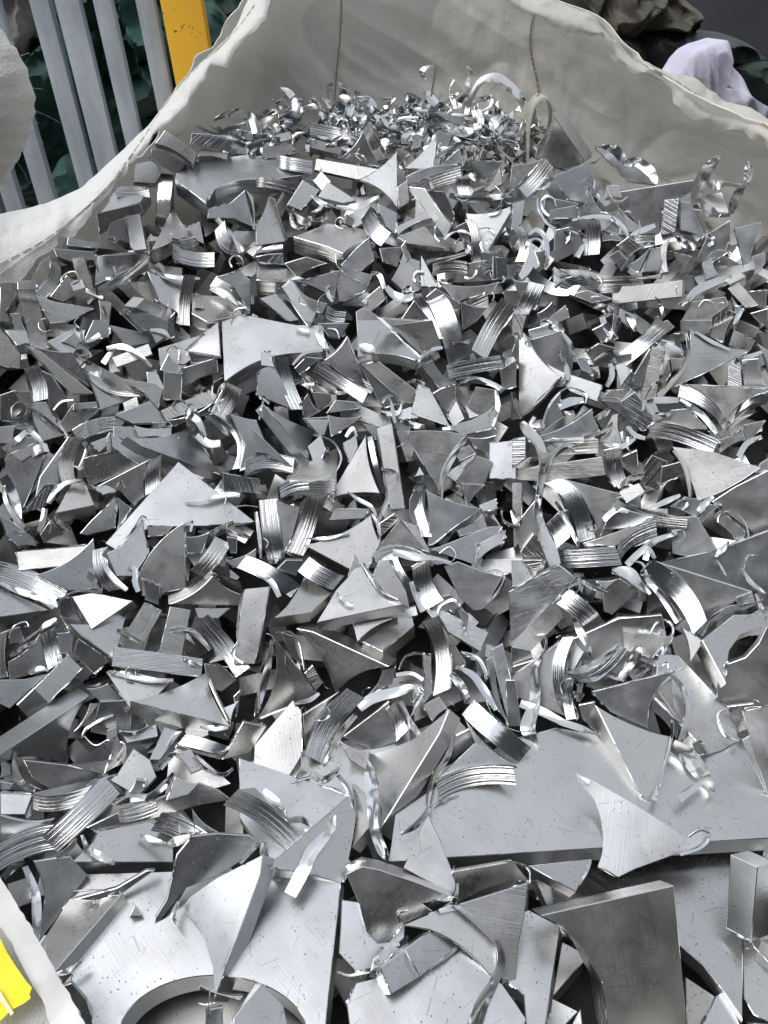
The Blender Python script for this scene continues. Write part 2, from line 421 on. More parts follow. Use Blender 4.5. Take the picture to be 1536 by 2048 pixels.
F 915,720 1005,710 980,910 890,935;6,3;t=.75 s=r L=upright pale block end with fine grooves standing before the wide dark plate
F 1010,730 1110,740 1150,930 1010,900;0,20;t=.55
F 1110,700 1260,670 1310,800 1130,790;0,6;t=.6
F 1100,1090 1180,920 1310,840 1310,1020 1200,1100;0,10;t=.45
F 1335,890 1500,850 1400,1140;-6,4;t=.48 L=brownish grey triangle standing at the right against the bag
F 1440,1060 1520,1030 1520,1100 1450,1180;0,15;t=.5
F 0,740 80,720 60,860 0,900;0,10;t=.6
B 0,880 40,980 20,1090;60,0;t=.65
F 40,1170/4 115,970 165,1120 60,1200;0,10;t=.72
R 100,930,30 150,900,50 200,950,50 215,1060,40 200,1120,20;t=.85
F 260,900 350,880 340,1000 250,1040;0,10;t=.4
B 430,850 435,950 430,1055;95,-10;t=.5 L=short upright ridged strip in brown-grey, right upper heap
F 350,960 410,900 430,1000 370,1060;0,10;t=.4
R 340,890,30 400,920,40 440,960,40 390,1060,60;t=.75
R 360,840,20 480,820,40 600,830,50 670,890,50 700,950,30;t=.6
F 540,920 640,930 660,970 540,970;0,20;t=.5
B 730,930 800,920 860,920;0,75;t=.5
R 710,930,20 790,900,60 860,870,40;t=.85
F 625,995 700,940 775,1000 700,1060;6,10;t=.5 s=r
F 580,1060 640,1020 690,1080 650,1150;0,15;t=.4
F 670,1120 830,1000 760,1150;0,10;t=.55
F 890,1000 950,940 940,1150 890,1160;-4,4;t=.85
F 830,1020 890,1000 900,1150 790,1150;0,15;t=.62
F 960,1030 1080,1060 1000,1160;0,20;t=.42
R 980,940,20 1040,980,90 1100,1010,60;t=.75
F 1140,1100 1200,1070 1240,1170 1160,1200;0,15;t=.6
F 240,1130 440,1140 470,1190 270,1180;0,95;t=.45 s=r
B 250,1120 350,1170 475,1190;0,95;t=.5 
B 475,1190 620,1180 750,1180;0,95;t=.55
F 440,1140 900,1160 890,1190 480,1190;0,8;t=.7
F 0,1190/6 60,1210 160,1210 60,1340;0,15;t=.4
B 130,1125 250,1210 410,1235;-40,60;t=.85 L=bright finely ridged curved strip on the right of the upper heap
F 100,1210 195,1230 140,1380 40,1350;0,12;t=.6 s=r
B 105,1210 60,1300 0,1400;90,20;t=.62
F 0,1400 90,1400 50,1536 0,1536;0,12;t=.58 s=r
F 600,1245 1025,1200 1025,1300 600,1345;0,12;t=.85 s=w L=long bright rectangular bar with diagonal brush marks, right of the upper heap
F 340,1290 450,1260 600,1310 480,1340;0,20;t=.5
R 340,1290,20 480,1350,50 560,1370,90 600,1400,50;t=.7
R 1020,1360,20 1100,1270,80 1200,1220,80 1320,1180,40;t=.85 
F 1010,1450 1080,1330 1280,1300 1300,1350 1200,1420 1190,1536 1010,1536;0,12;t=.5
F 1290,1250 1360,1215 1480,1350 1400,1370;-4,20;t=.75 s=w
F 1420,1270 1536,1260 1536,1400 1480,1340;0,12;t=.4
F 210,1440 320,1350 345,1420 240,1480;0,8;t=.5 s=w
F 150,1400 240,1330 260,1400 170,1450;0,15;t=.35
F 650,1370 760,1420 700,1490 640,1420;0,12;t=.55
R 680,1400,20 720,1450,70 740,1510,30;t=.85
R 860,1300,10 890,1350,40 910,1420,20;t=.6
R 170,1460,30 230,1480,60 290,1500,40;t=.85
R 540,1420,60 560,1480,60 590,1536,40;t=.6
F 610,1400 640,1420 620,1536 600,1500;0,12;t=.45
F 1180,1500 1260,1365 1350,1400 1290,1536;-6,6;t=.45 s=r L=dark grey block end leaning left above the big concave triangle on the right
F 1430,1400 1536,1370 1560,1500 1480,1450;0,12;t=.4
R 1390,1370,20 1350,1430,50 1330,1500,10;t=.8
F 1320,1300 1400,1380 1340,1400;0,12;t=.55
@ 0 640
F -20,30 120,200 120,290 -20,270;0,8;t=.42 
F 30,60 150,60 180,140 100,150;0,60;t=.35 s=r
F 280,130 430,60 540,160 500,220 360,190;0,40;t=.4
F 370,130 440,75 555,215 530,230;-10,10;t=.55
F 560,0 660,0 650,100 500,130;0,15;t=.5 
R 500,60,40 490,100,30 520,130,30 600,90,60;t=.6
F 660,30 960,100 890,140 760,160;-6,10;t=.5
F 900,60 1010,70 1000,100 940,140;0,8;t=.5
R 900,60,30 980,70,50 1020,110,20;t=.7
R 640,170,40 740,160,60 830,210,50 910,280,30;t=.7
R 620,260,60 660,200,50 690,160,30;t=.7
F 670,225 890,140 915,205 700,285;0,10;t=.97 s=w L=bright white block end in the left of the heap, above the white curled lip
F 950,170 1200,90 1320,110 1110,260 960,280;-6,8;t=.8
F 1125,185 1310,0 1320,215 1180,190;0,15;t=.92 L=cream white concave triangle tucked left of the large grey plate
F 1125,190 1310,215 1300,240 1150,260;0,10;t=.3
F 960,300 1010,200 1110,290 1060,320;0,10;t=.55
R 1000,190,15 1040,155,15 1075,190,15 1070,240,12;t=.6
F 1090,290 1300,225 1310,320 1100,400;0,12;t=.38
F 880,310 940,310 980,400 950,530 890,420;0,10;t=.72
F 720,350 930,380 980,410 945,530 860,430;0,8;t=.55
F 985,310 1095,320 1085,485 980,470;-6,-3;t=.4 s=w L=dark cross-hatched rough block end, left middle of the heap
F 430,240 180,150 500,350 560,440 450,440;0,8;t=.45
F 150,150 245,190 560,440 440,440;-8,8;t=.52 s=w L=long slanting brushed block on the left with a broad pale wall
F 190,150/6 430,190 540,400 300,230;0,5;t=.38 
F 240,300 310,330 400,470 300,530;0,10;t=.25
B 140,290 190,390 195,495;90,-20;t=.5 s=r L=grey ridged strip curving down on the left, above a stepped folded flap
F 190,500 280,490 330,600 390,690 250,730 200,600;0,12;t=.55
F 490,300 860,440 750,490 600,540/6;-4,5;t=.55
R 440,210,30 500,260,90 620,330,120 740,390,110 860,445,40;t=.9 
B 500,290 640,400 860,430;10,30;t=.75
R 430,230,60 480,190,60 530,230,40;t=.6
R 70,590,10 70,520,15 120,490,15 200,510,15;t=.6
R 100,580,20 160,550,70 220,560,60 300,620,50 380,680,30;t=.75
R 320,540,15 370,490,20 440,480,15;t=.6
F 0,450 90,420 150,620 0,600;0,12;t=.28
F 360,620 440,500 600,530 540,590 400,680;0,10;t=.4
F 440,500 580,490 590,520 440,540;0,20;t=.45
F 430,660/-8 690,580 700,640 470,720;0,10;t=.55 s=r
B 450,670 560,610 690,590;10,75;t=.6
F 690,570 900,485 1010,610 800,620;0,14;t=.6 L=grey flat triangle with a worn lower edge, middle left
F 960,545 1240,430 1285,500 1000,600;0,14;t=.68 s=r L=long pale grooved block pointing up to the right, middle left
F 1000,600 1270,500 1250,560 1040,640;0,10;t=.25
F 1255,560 1360,370 1450,420 1390,560;0,10;t=.6 s=r
B 1360,370 1320,450 1250,570;90,55;t=.65 
R 1385,360,20 1330,400,40 1300,470,20;t=.8
R 1150,500,60 1130,560,70 1190,610,70 1230,700,40;t=.5
F 1100,570 1180,540 1240,660 1130,640;0,8;t=.35
F 0,640 100,630 80,740 0,740;0,12;t=.5
R 100,640,20 180,640,30 210,680,20;t=.6
F 30,850/-8 100,700 200,700 270,800 240,900 130,1150 40,960;0,8;t=.45 L=speckled dark grey offcut full of fine pits at the left edge
R 20,780,60 100,720,60 180,670,60 270,760,40;t=.55
F 60,800 200,740 280,790 130,850;0,10;t=.6
B 180,780 230,750 280,740;15,50;t=.8
F 240,940/0 410,700 480,720 370,980 200,1110;0,8;t=.55 
B 410,700 360,840 370,980;90,10;t=.58 L=broad grey ridged curved wall standing on the left, above a bright small plate
R 500,730,50 520,780,40 470,900,20;t=.9
F 540,740 640,700 660,740 600,790;0,30;t=.5 s=r
F 500,830 700,780 840,870 540,1000 500,900;0,10;t=.3
F 680,640 790,640 900,720 750,720 680,690;0,8;t=.58
F 800,630 1030,640 1030,690 830,700;0,30;t=.5
F 665,690 690,690 880,830 840,870 670,760;0,8;t=.62 s=w
F 640,700 660,670 670,800 690,820 640,780;0,6;t=.6
F 760,700/8 1120,650 1170,700 1330,930 850,760;-40,40;t=.48 L=long dark concave triangle with a bright thin edge and a narrow left tip, middle left
F 560,1010/0 890,840/8 870,1060/8 810,1120 720,1020;6,6;t=.4 
B 890,850 870,950 875,1050;85,-50;t=.4 L=dark ridged curved wall left of the big pale triangle
F 630,1340/0 1070,850 1530,1210 1300,1230 900,1240 700,1380;0,20;t=.85 T=22 L=largest pale triangle with its apex up, in the middle left of the heap
R 1110,1095,10 1220,1090,20 1340,1050,60 1440,1050,40;t=.7
F 1335,915 1560,960 1570,1040 1340,1025;0,12;t=.35 s=r
B 1230,580 1400,700 1400,900;60,-10;t=.97 L=bright white curling lip sweeping down beside a ridged wall, middle of the heap
B 1350,580 1430,700 1440,910;70,-20;t=.75
F 1380,560/4 1540,600 1620,800 1560,840 1440,910 1470,750;0,6;t=.55
R 1180,690,60 1250,740,80 1320,740,70;t=.6
F 560,1000 640,990 700,1020 620,1050;0,8;t=.75
F 330,1160 430,980 510,970 570,1110;8,60;t=.68 T=26 L=small pale block with a darker front wall, left middle below the ridged curved wall
R 290,1100,50 340,1020,60 420,970,40 500,960,20;t=.4
R 330,1160,20 350,1210,50 420,1260,40;t=.8
F 130,1160 300,980 390,990 260,1130;0,14;t=.55 s=r
R 270,1130,60 260,1190,60 230,1270,40;t=.85
B 0,960 60,1100 80,1270;50,-30;t=.78 s=r
B 30,980 60,1110 150,1250;-20,20;t=.7
F 480,1280 550,1200 700,1060 690,1250 520,1290;0,12;t=.5
F 700,1060 790,1130 700,1260;0,10;t=.45
R 700,1000,20 730,970,30 750,1010,15;t=.6
F 240,1290 300,1200 380,1290 270,1340;0,10;t=.25
F 0,1180 60,1200 240,1340 120,1370 50,1300;0,14;t=.5
F 110,1290 200,1300 220,1360 110,1360;0,10;t=.45
F 640,1400 720,1360 850,1180 890,1400 800,1536 700,1536;0,10;t=.68 L=upright pale leaf-shaped offcut with a curled dark tip, below the largest pale triangle
R 880,1190,10 850,1180,25 820,1230,30 750,1320,20;t=.5
F 830,1536 880,1430/-6 1105,1215 1115,1610 960,1640;0,6;t=.5 L=grey upright curved-backed offcut with pitted face, below the largest pale triangle
R 1100,1230,20 1150,1210,35 1140,1270,30;t=.7
F 880,1240 1050,1230 1000,1290 900,1300;0,10;t=.5
F 1110,1300 1260,1270 1210,1400 1120,1400;0,14;t=.4
R 1260,1290,60 1330,1260,90 1400,1210,40;t=.9
R 1380,1240,50 1440,1280,60 1500,1310,30;t=.8
F 1360,1300 1420,1310 1420,1400 1380,1400;0,10;t=.3
B 1290,1295 1230,1400 1140,1500;95,45;t=.75 L=pale ridged strip pointing up right, beneath the largest pale triangle
F 100,1390 550,1350 400,1470 110,1505;0,12;t=1 s=w L=blazing white flat bar at the left, brightest piece in the heap
F 1350,1440 1536,1370 1536,1470 1400,1480;0,14;t=.5
@ 512 640
F -210,-60 240,30 400,30 420,170 330,200/10 -190,370;6,70;t=.4 T=34 s=r L=large dark grey rectangular plate with an arched ridged lower wall, centre left
F 290,0 345,0 320,45;0,6;t=.6
F 380,20 560,20 500,110 440,100;0,12;t=.4
R 230,60,20 280,65,40 320,70,30;t=.8
R 360,60,50 400,130,70 440,200,20;t=.8
R 430,50,12 480,60,12 500,110,12;t=.6
F 610,0 740,0 990,230 950,240/8 610,220;0,55;t=.55 T=24 s=r L=long grey triangular plate with a dark slanting groove and ridged lower wall, centre
F 810,30 1060,0 1120,170 1020,190;-40,-5;t=.6
R 620,160,50 680,170,80 740,200,20;t=.92
F 20,300 100,270 150,350 230,540 0,450;0,10;t=.58
F 30,195 80,190 110,285 30,270;0,8;t=.9
B 100,225 150,380 210,540;85,0;t=.62 s=r L=narrow ridged strip bending down left of centre
F 230,290 300,220 400,230 350,260 260,330;0,8;t=.25
R 220,270,20 290,200,30 400,180,30;t=.6
F 360,270/6 545,95 670,400 640,400;5,6;t=.45 
B 350,300 490,350 690,440;20,-50;t=.5
F 410,240/8 545,100/4 665,410 520,330;0,4;t=.45
B 345,310 480,390 640,500;30,-60;t=.7 L=pale ridged strip sloping right with worn grooves, centre of the heap
R 270,320,30 360,380,40 450,430,50 540,440,20;t=.88
R 230,370,30 290,380,50 340,430,20;t=.6
F 330,430 440,440 450,500 380,550;0,12;t=.35
F 270,500 310,440 380,550 290,600;0,8;t=.35
F 420,560 480,480 590,490 620,530;0,16;t=.5
F 620,270 700,250 950,500 900,490 760,530;0,10;t=.35
F 630,265 740,250 960,420 930,500 880,490;0,8;t=.5 s=w L=dark triangle with woven-looking cross scratches right of centre
F 990,270 1060,240 1195,380 1100,410;-50,10;t=.45
F 1110,410 1195,385 1200,480 1150,560 1060,440;0,10;t=.35
B 1140,270 1290,240 1465,210;20,80;t=.62 L=dark to mid grey ridged strip lying level, upper right of centre
F 1460,300 1560,240 1560,400 1480,420;0,10;t=.42
R 960,330,10 980,240,30 1050,180,40 1120,165,30;t=.75
R 1180,150,50 1250,140,50 1290,120,20;t=.6
R 1200,370,40 1320,360,70 1430,390,50 1480,430,60;t=.6
F 1270,510 1320,400 1440,420 1440,520 1330,590;0,12;t=.5
F 750,540 930,520 1000,580 870,600;0,10;t=.9
F 1150,570 1200,480 1250,590 1180,640;0,8;t=.92
F 1250,500 1340,570 1280,590;0,6;t=.9
F 930,560 975,385 1040,410 1165,640;0,6;t=.82 L=pale bottle-shaped offcut with a rolled top, right of the centre
R 900,380,30 950,365,45 1010,390,50 ;t=.85
R 1120,655,30 1165,650,35;t=.7
R 800,460,15 820,540,40 835,620,30;t=.7
F 1150,640 1290,600 1440,530 1420,650 1240,690;0,14;t=.58
R 1440,420,30 1450,520,50 1420,640,20;t=.65
F 280,590 430,580 440,610 390,700 300,620;0,8;t=.5
F 430,570 650,570 560,640 450,700;0,8;t=.5 
F 300,600 440,600 410,690 380,690;0,6;t=.6
F 30,525 70,520 325,850 280,910;0,6;t=.66 s=w
F 40,500/6 370,660/10 320,850;-45,40;t=.42 T=24 L=dark concave triangle with a broad pale brushed left wall, centre left
R 20,470,40 40,460,40 80,500,30;t=.85
R 20,600,20 30,530,20 50,470,20;t=.6
B -60,850 60,800 230,830;-10,90;t=.55
F -20,650/0 240,900 60,800 0,790;0,6;t=.5
F 350,870 310,760 390,690 420,770 360,900;0,8;t=.78
F 130,1000 280,870 500,760 480,960 200,960;0,90;t=.6 s=r
B 140,1010 220,970 310,960;10,60;t=.65
R 140,1060,60 210,1070,50 280,1050,30;t=.85
R 340,690,12 460,730,15 510,830,20 450,930,20 310,970,25;t=.7
F 520,740 600,690 610,760 560,860;0,8;t=.75
R 540,700,30 580,650,40 605,700,20;t=.85
F 640,620 730,640 750,860 720,720;0,10;t=.5
F 435,1070/0 660,690/6 745,1040/6;10,20;t=.9 L=tall bright triangle with its apex up, just left of the standing block, centre
B 665,700 700,850 750,1040;30,-10;t=.95
F 725,650 815,620 895,1130 805,1140;6,2;t=.72 s=w T=26 L=tall narrow standing block with a scuffed bright face, centre of the heap
R 750,900,50 830,910,30 830,950,10;t=.8
F 950,940 980,880 1010,930;0,30;t=.8
F 890,670/-4 1270,690/12 1120,1060/0;-14,14;t=.55 L=large grey concave triangle with a rolled right edge, right of the standing block
R 1260,710,40 1180,820,70 1120,950,60 1110,1090,30;t=.7
R 860,600,30 940,630,70 1010,640,30;t=.6
F 1260,700 1440,690 1410,810 1330,770;0,10;t=.4
F 1200,780 1280,750 1320,800 1220,850;0,8;t=.6
F 1140,930 1320,800 1200,970;0,8;t=.7 s=r
F 1200,980/-10 1320,810 1420,850 1370,990;0,12;t=.48
F 1230,980 1380,990 1270,1120;0,8;t=.4
F 1400,740/0 1560,720 1560,950 1400,950;0,8;t=.88
F 920,1080 960,1000 1020,1010 1000,1300 920,1180;0,4;t=.4
B 970,990 930,1080 1000,1300;60,0;t=.93
F 1020,1020/5 1350,1130/0 1030,1360/4;-4,8;t=.5 L=plain grey triangle pointing right beside a white grooved lip, right of the centre
F 1340,1110 1440,1070 1450,1130 1360,1150;0,12;t=.7
F 1200,1260 1360,1160 1390,1250 1220,1300;0,14;t=.55
F 1050,1380/0 1400,1240/-2 1480,1240 1360,1400 1350,1480 1240,1440;0,14;t=.55
F 1320,1460 1340,1340 1500,1260 1480,1340;0,14;t=.68
B 20,1080 40,1300 80,1465;110,-10;t=.75 s=r L=broad ridged strip that turns from brown-grey to bright, lower left of centre
F 120,1080/4 260,1120 220,1290 150,1440;0,8;t=.5
R 0,1150,30 20,1300,40 30,1430,20;t=.9
B 310,1025 260,1200 185,1385;100,30;t=.6 s=r
F 430,1060 480,1020 470,1100;0,8;t=.5
R 410,1060,20 450,1050,35 460,1100,20;t=.7
F 440,1200 470,1130 680,1130 640,1190;0,14;t=.62 s=w
R 550,1030,15 620,1080,40 690,1120,40 730,1190,20;t=.6
F 290,1350/6 690,1170/4 745,1340 640,1536;0,14;t=.82 L=bright triangle with a folded top edge, lower centre
R 300,1310,10 420,1310,40 560,1280,20;t=.6
R 700,1160,30 735,1240,40 745,1330,15;t=.6
F 740,1220 830,1160 860,1200 740,1310;0,12;t=.55 s=r
R 790,1080,50 760,1150,50 730,1220,20;t=.85
F 700,1400 860,1200 1030,1390;14,-12;t=.55
F 870,1200 960,1230 1050,1400 1020,1390;4,2;t=.7
B 700,1400 860,1350 1040,1420;20,60;t=.6
R 820,1390,60 940,1420,80 1060,1430,50 1170,1460,40;t=.8
R 1100,1400,10 1160,1360,12 1200,1410,12 1170,1460,10;t=.6
F 180,1440 280,1440 240,1536 120,1500;0,12;t=.3
F 550,1536 590,1400 620,1460 690,1520 640,1580;0,8;t=.65
@ 1024 640
F 0,190 40,80 110,120 300,60 370,240 340,400 100,400;0,8;t=.45
F 100,60 240,20 290,60 120,120;0,12;t=.45 s=w
R 180,10,40 260,30,70 310,70,40;t=.6
R 300,80,40 350,150,60 370,230,20;t=.6
F 380,230 450,240 490,330 420,300;0,8;t=.55
F 440,190 520,140 630,170 480,250;0,20;t=.3 
F 480,60 560,20 640,110 540,140;0,10;t=.35
R 560,20,60 590,80,60 560,130,20;t=.55
F 200,260 300,310 540,390 510,490 350,430;0,12;t=.88 s=w L=blue-white block lying level to the right of the pale bent triangle
F 40,110/5 100,120/8 295,340/-5 40,590/0;8,4;t=.85 L=pale triangle with a bent upper point, upper right of centre
R 10,90,50 60,90,60 90,150,30;t=.7
R 280,185,15 320,260,40 330,340,60 290,390,30;t=.6
F 620,240 880,20 930,0 970,40 680,280;0,10;t=.75 s=r
B 880,0 720,130 590,250;90,35;t=.85 L=long ridged strip pointing up to the right with a gold tinge, upper right
F 620,270 670,260 715,310 650,400;0,8;t=.85
R 590,260,40 600,330,60 570,400,40;t=.8
F 700,380 830,170 830,230 770,410;0,12;t=.4
F 840,155 915,180 860,470 760,500;-20,-4;t=.6 s=w L=upright mottled grey block with a dark left side, upper right
F 890,360 940,240 950,330 900,400;0,8;t=.4
R 890,140,50 950,160,70 1030,200,50;t=.9
F 950,230 1030,230 1010,290 960,300;0,20;t=.5 s=r
F 970,80 1010,80 1030,190 980,180;0,12;t=.35
F 1010,0 1200,0 1180,80 1020,130;0,12;t=.48
F 1190,50 1330,-20 1270,130 1180,100;0,12;t=.5
F 1330,60 1460,120 1430,180 1300,150;0,16;t=.5 s=r
F 1470,140 1536,180 1536,330;0,10;t=.55
F 1300,260 1370,260 1380,400 1290,400;0,8;t=.85 s=r L=small bright grooved block end behind the big concave triangles at the right
F 1375,240 1480,230 1536,400 1390,400;0,10;t=.48
F 1065,55/7 1430,185/0 950,415/12;-14,10;t=.55 L=large plain concave triangle pointing right with a bright curled left lip, right side
R 1045,80,20 1060,180,40 1020,300,50 880,460,60;t=.93
R 1100,70,20 1200,130,40 1310,180,20;t=.95
R 1340,220,20 1420,220,50 1500,190,30;t=.85
F 1030,385 1536,400 1330,640/4;0,6;t=.6
F 1050,385 1560,415 1400,480/10 1290,620/10;6,8;t=.6 L=large grey triangle between two ridged walls at the right edge
B 1010,385 1180,470 1290,600;-15,75;t=.78
B 1340,560 1430,460 1560,430;-30,70;t=.65
R 1000,480,50 1130,560,60 1230,680,50;t=.9
R 1290,660,30 1360,600,50 1460,540,40;t=.7
R 850,480,70 930,480,70 1000,480,50;t=.75
R 860,560,30 920,570,50 970,550,30;t=.85
F 530,480 650,490 760,440 700,420 570,420;0,6;t=.45
F 650,490 740,430 855,600 790,670;6,3;t=.5 s=r T=22
F 530,480 650,490 780,670 700,600;0,8;t=.35
F 590,420 720,420 660,480 530,470;0,5;t=.5
F 170,680/-8 290,430 290,540 310,580 200,660;0,8;t=.42
R 170,660,15 230,500,20 330,410,15 440,440,20 440,500,12;t=.6
R 280,520,80 350,490,90 430,480,50;t=.85
R 310,560,50 360,560,30;t=.8
R 490,600,40 560,560,60 590,530,20;t=.85
F 150,700/6 480,530/10 520,640/0 430,710 200,720;0,10;t=.52 L=grey fan-shaped offcut with arched edge, right of centre
R 430,700,30 540,680,60 610,620,50;t=.65
F 600,570 640,560 665,750 520,730;6,4;t=.7
F 680,640 720,640 720,700 670,740;0,8;t=.4
R 550,740,20 650,760,60 740,710,30;t=.85
F 870,600 960,540 1060,530 1170,660 980,650;0,6;t=.55
R 690,640,40 740,690,50 800,710,40;t=.6
B 850,620 1020,640 1240,720;-50,90;t=.65 s=r L=broad brown-grey ridged strip arching level, upper right, above the pale arrow-shaped triangle
F 1250,720 1380,660 1400,720 1240,810;0,14;t=.5
F 1390,630 1520,600 1480,670 1410,740;0,14;t=.5
R 1360,820,60 1410,740,60 1500,700,40;t=.75
F 1490,860 1536,830 1536,940 1450,940;0,10;t=.5
F 960,760/0 1200,790 1490,885/-4 1110,1090/5 1050,930;0,4;t=.85 T=12 L=large pale arrow-shaped triangle pointing right, right side of the heap
R 970,780,30 1030,870,40 1060,980,40 1070,1060,20;t=.7
F 1200,1090 1340,1000 1540,900 1560,1400 1420,1250;0,20;t=.45 L=dark wide plate with dirty pitted streaks at the right edge
F 1210,1180 1250,1140 1400,1270 1390,1350;0,10;t=.45
F 1120,1190 1170,1110 1265,1110 1140,1220;0,10;t=.45
R 1120,1150,50 1160,1100,70 1210,1060,20;t=.8
F 100,780 240,710 400,730 510,710 515,800 330,800 90,810;0,12;t=.62 s=r
B 85,730 300,730 515,710;0,85;t=.62
F 0,720/0 80,700 80,830 0,890;0,8;t=.85 s=r
F 0,900 540,820 560,930 200,970 0,960;0,14;t=.6 s=w L=long glittering hammered-looking block right of the centre
F 550,780 640,760 620,900 610,990 560,930;0,12;t=.35
B 560,780 570,880 610,1000;90,-10;t=.4
F 640,830 750,780 760,900 720,940;0,12;t=.35
F 790,880 840,810 935,850 880,1025 780,990;0,10;t=.4 s=r L=dark upright ridged strip in the shadowed hollow, right of centre
R 640,1010,20 700,960,70 790,930,40;t=.7
F 900,880 1010,850 1040,920 890,990;0,14;t=.3
F 640,1040 760,975 800,1030 690,1100;0,14;t=.95 s=w L=small white brushed block end in the shadowed hollow at the right
F 580,1130 620,1070 640,1100 600,1140;0,6;t=.9
F 950,1120 1040,1060 1140,1080 1100,1190;0,14;t=.5
R 810,1140,20 920,1090,60 1010,1050,30;t=.8
R 960,1120,20 1030,1080,30 1050,1110,25 1020,1140,20;t=.7
F 960,1180/0 1110,1180 1230,1380/-10 960,1400 950,1280;0,8;t=.55 L=grey rounded offcut with a brown speck, right side
R 1220,1420,20 1260,1380,60 1300,1330,20;t=.8
F 290,950/0 640,1040 530,1300;-4,8;t=.48
B 290,950 430,1070 500,1310;-100,30;t=.5 s=r L=big curved ridged wall with a coppery lower end, right of the twisted ribbon
F 550,1260 600,1120 850,1180 680,1250;0,14;t=.25
B 620,1070 800,1160 1050,1190;-5,60;t=.7 L=long thin ridged strip sweeping right to a torn end
R 550,1200,60 620,1140,60 700,1150,40;t=.8
F 520,1310 850,1190 700,1300 620,1360 420,1340;0,8;t=.55
B 860,1190 700,1270 630,1370;10,105;t=.6 s=r L=arched ridged strip curling down left, right side of the heap
R 990,1280,30 870,1320,60 760,1400,70 690,1470,70;t=.7
B 270,1380 430,1370 620,1360;40,110;t=.65 s=r
R 960,1270,10 1020,1260,12 1035,1300,12 990,1340,12;t=.6
R 800,1440,60 820,1380,60 860,1430,30;t=.7
F 770,1510 830,1440 960,1536 820,1536;0,14;t=.55 s=r
F 0,980/-6 60,980 60,1300 10,1380;0,8;t=.62
F 0,1200 60,1180 170,1040 150,1290 50,1380;0,8;t=.5
R 0,1140,40 30,1220,60 60,1200,20;t=.6
F 50,1390 130,1280 210,1400 190,1520 90,1536;0,12;t=.5 s=r
F 200,1230 280,1150 340,1240 280,1370;0,10;t=.65 s=r
B 200,1230 240,1290 270,1370;80,-70;t=.7
R 260,1090,30 300,1150,40 360,1270,50 400,1360,30;t=.8
R 60,610,30 90,660,60 160,740,60 190,850,50 180,960,50 160,1080,40 160,1180,50 190,1290,70 230,1380,80 260,1470,70;t=.85 L=long twisted bright ribbon hanging down right of centre
R 200,920,30 240,830,60 320,760,60 410,740,10;t=.75
R 1360,1170,10 1410,1240,15 1420,1380,15 1390,1500,15;t=.6
F 0,430 60,590 0,600;0,8;t=.35
@ 0 1120
F -60,150 90,205 300,300 -60,350;0,45;t=.9 L=bright plate edge pointing right at the left border of the frame
F 400,380 760,320 690,600;-20,40;t=.6
F 50,610 240,440 300,660 60,720;0,10;t=.4
F 470,470 660,605 560,680 440,560;0,10;t=.3
F 340,440 460,430 440,560 360,560;0,10;t=.42
F 50,420 120,400 150,490 60,500;0,10;t=.35
R 60,580,30 120,540,60 220,490,50;t=.75
R 50,470,10 80,400,12 150,370,12 170,400,12 145,400,8;t=.6
F 0,440 50,420 50,700 0,710;0,10;t=.4
B 240,450 265,560 290,660;90,-50;t=.5 s=r
F -40,720 150,715 290,680 60,890 -40,840;0,10;t=.5
R 180,680,30 240,650,50 290,665,20;t=.9
R 240,420,40 290,380,60 340,360,50;t=.85
F 100,870 205,770 290,855 180,960;0,8;t=.25
F 205,770 410,565 495,650 290,855;-16,14;t=.58 s=w L=block end with fine cross grain on the lower left, its dark curved foot showing
F 535,812/10 400,1225/8 90,1190 -60,1240 -30,1190;-75,-60;t=.55 T=30 s=w L=large grey offcut with a long slanting pale wall, lower left
F 520,770 650,740 730,830 600,850;-15,10;t=.45
F 600,850 780,840 790,1030 560,1000;0,12;t=.28
F 430,1040 540,860 600,860 490,1000;0,8;t=.5
R 680,930,20 600,960,30 520,1010,30 490,1070,15;t=.85
R 640,1080,10 570,1110,12 500,1050,12;t=.6
F 640,1020 700,1000 710,1090 640,1120;0,10;t=.55 s=w
F 720,1020 940,980 945,1060 760,1100;0,30;t=.45
R 710,1030,30 800,1050,50 900,1000,30;t=.6
R 870,950,10 890,1000,20 920,1010,10;t=.6
R 640,1080,12 740,1100,14 740,1180,14 640,1270,12;t=.6
F 800,1130 900,1200 940,1300 830,1420 620,1300 700,1290;0,10;t=.75
F 140,1200 400,1230 620,1290 480,1360 320,1385 200,1320;0,12;t=.38 L=dark leaf-shaped offcut with curled left lip, lower left
F 400,1230 700,1190 740,1130 700,1060 620,1290;0,8;t=.42
R 90,1150,30 90,1250,60 130,1340,80 240,1390,40;t=.9
B 195,1405 400,1390 700,1290;0,95;t=.55 s=r L=long dark ridged strip rising to the right, lower left
F 0,1390 190,1400 190,1536 0,1536;0,30;t=.8
F 0,1200 60,1230 70,1290 0,1310;0,12;t=.45
F 0,1330 80,1340 60,1380 0,1380;0,12;t=.4
F 815,1315 865,1325 850,1395 770,1395;0,8;t=.4
F 985,1000 1090,1030 960,1200 895,1200;0,65;t=.5 s=r
F 1400,820 1440,780 1430,900 1380,1100;0,8;t=.28
F 1330,890 1430,850 1385,990;0,8;t=.85
F 1380,1110 1460,970 1600,1000 1500,1160 1330,1200;0,14;t=.45
F 635,670/-6 1020,735 930,830 785,900;0,6;t=.75 L=light triangle with white folded top edge under the bluish bar, lower left
R 650,670,30 760,690,70 900,720,60 1040,720,30;t=.97
F 780,845/5 1230,675/5 1385,1000;0,85;t=.7 T=30 L=broad grey triangle with a thick front wall and a folded right corner, lower left
R 1200,1000,20 1290,1010,60 1370,1005,30;t=.9
R 1240,680,20 1290,800,30 1370,960,30;t=.6
B 1060,1105 1200,1140 1340,1185;50,-60;t=.85 
F 1060,1110 1340,1180 1320,1200 1050,1130;0,10;t=.3
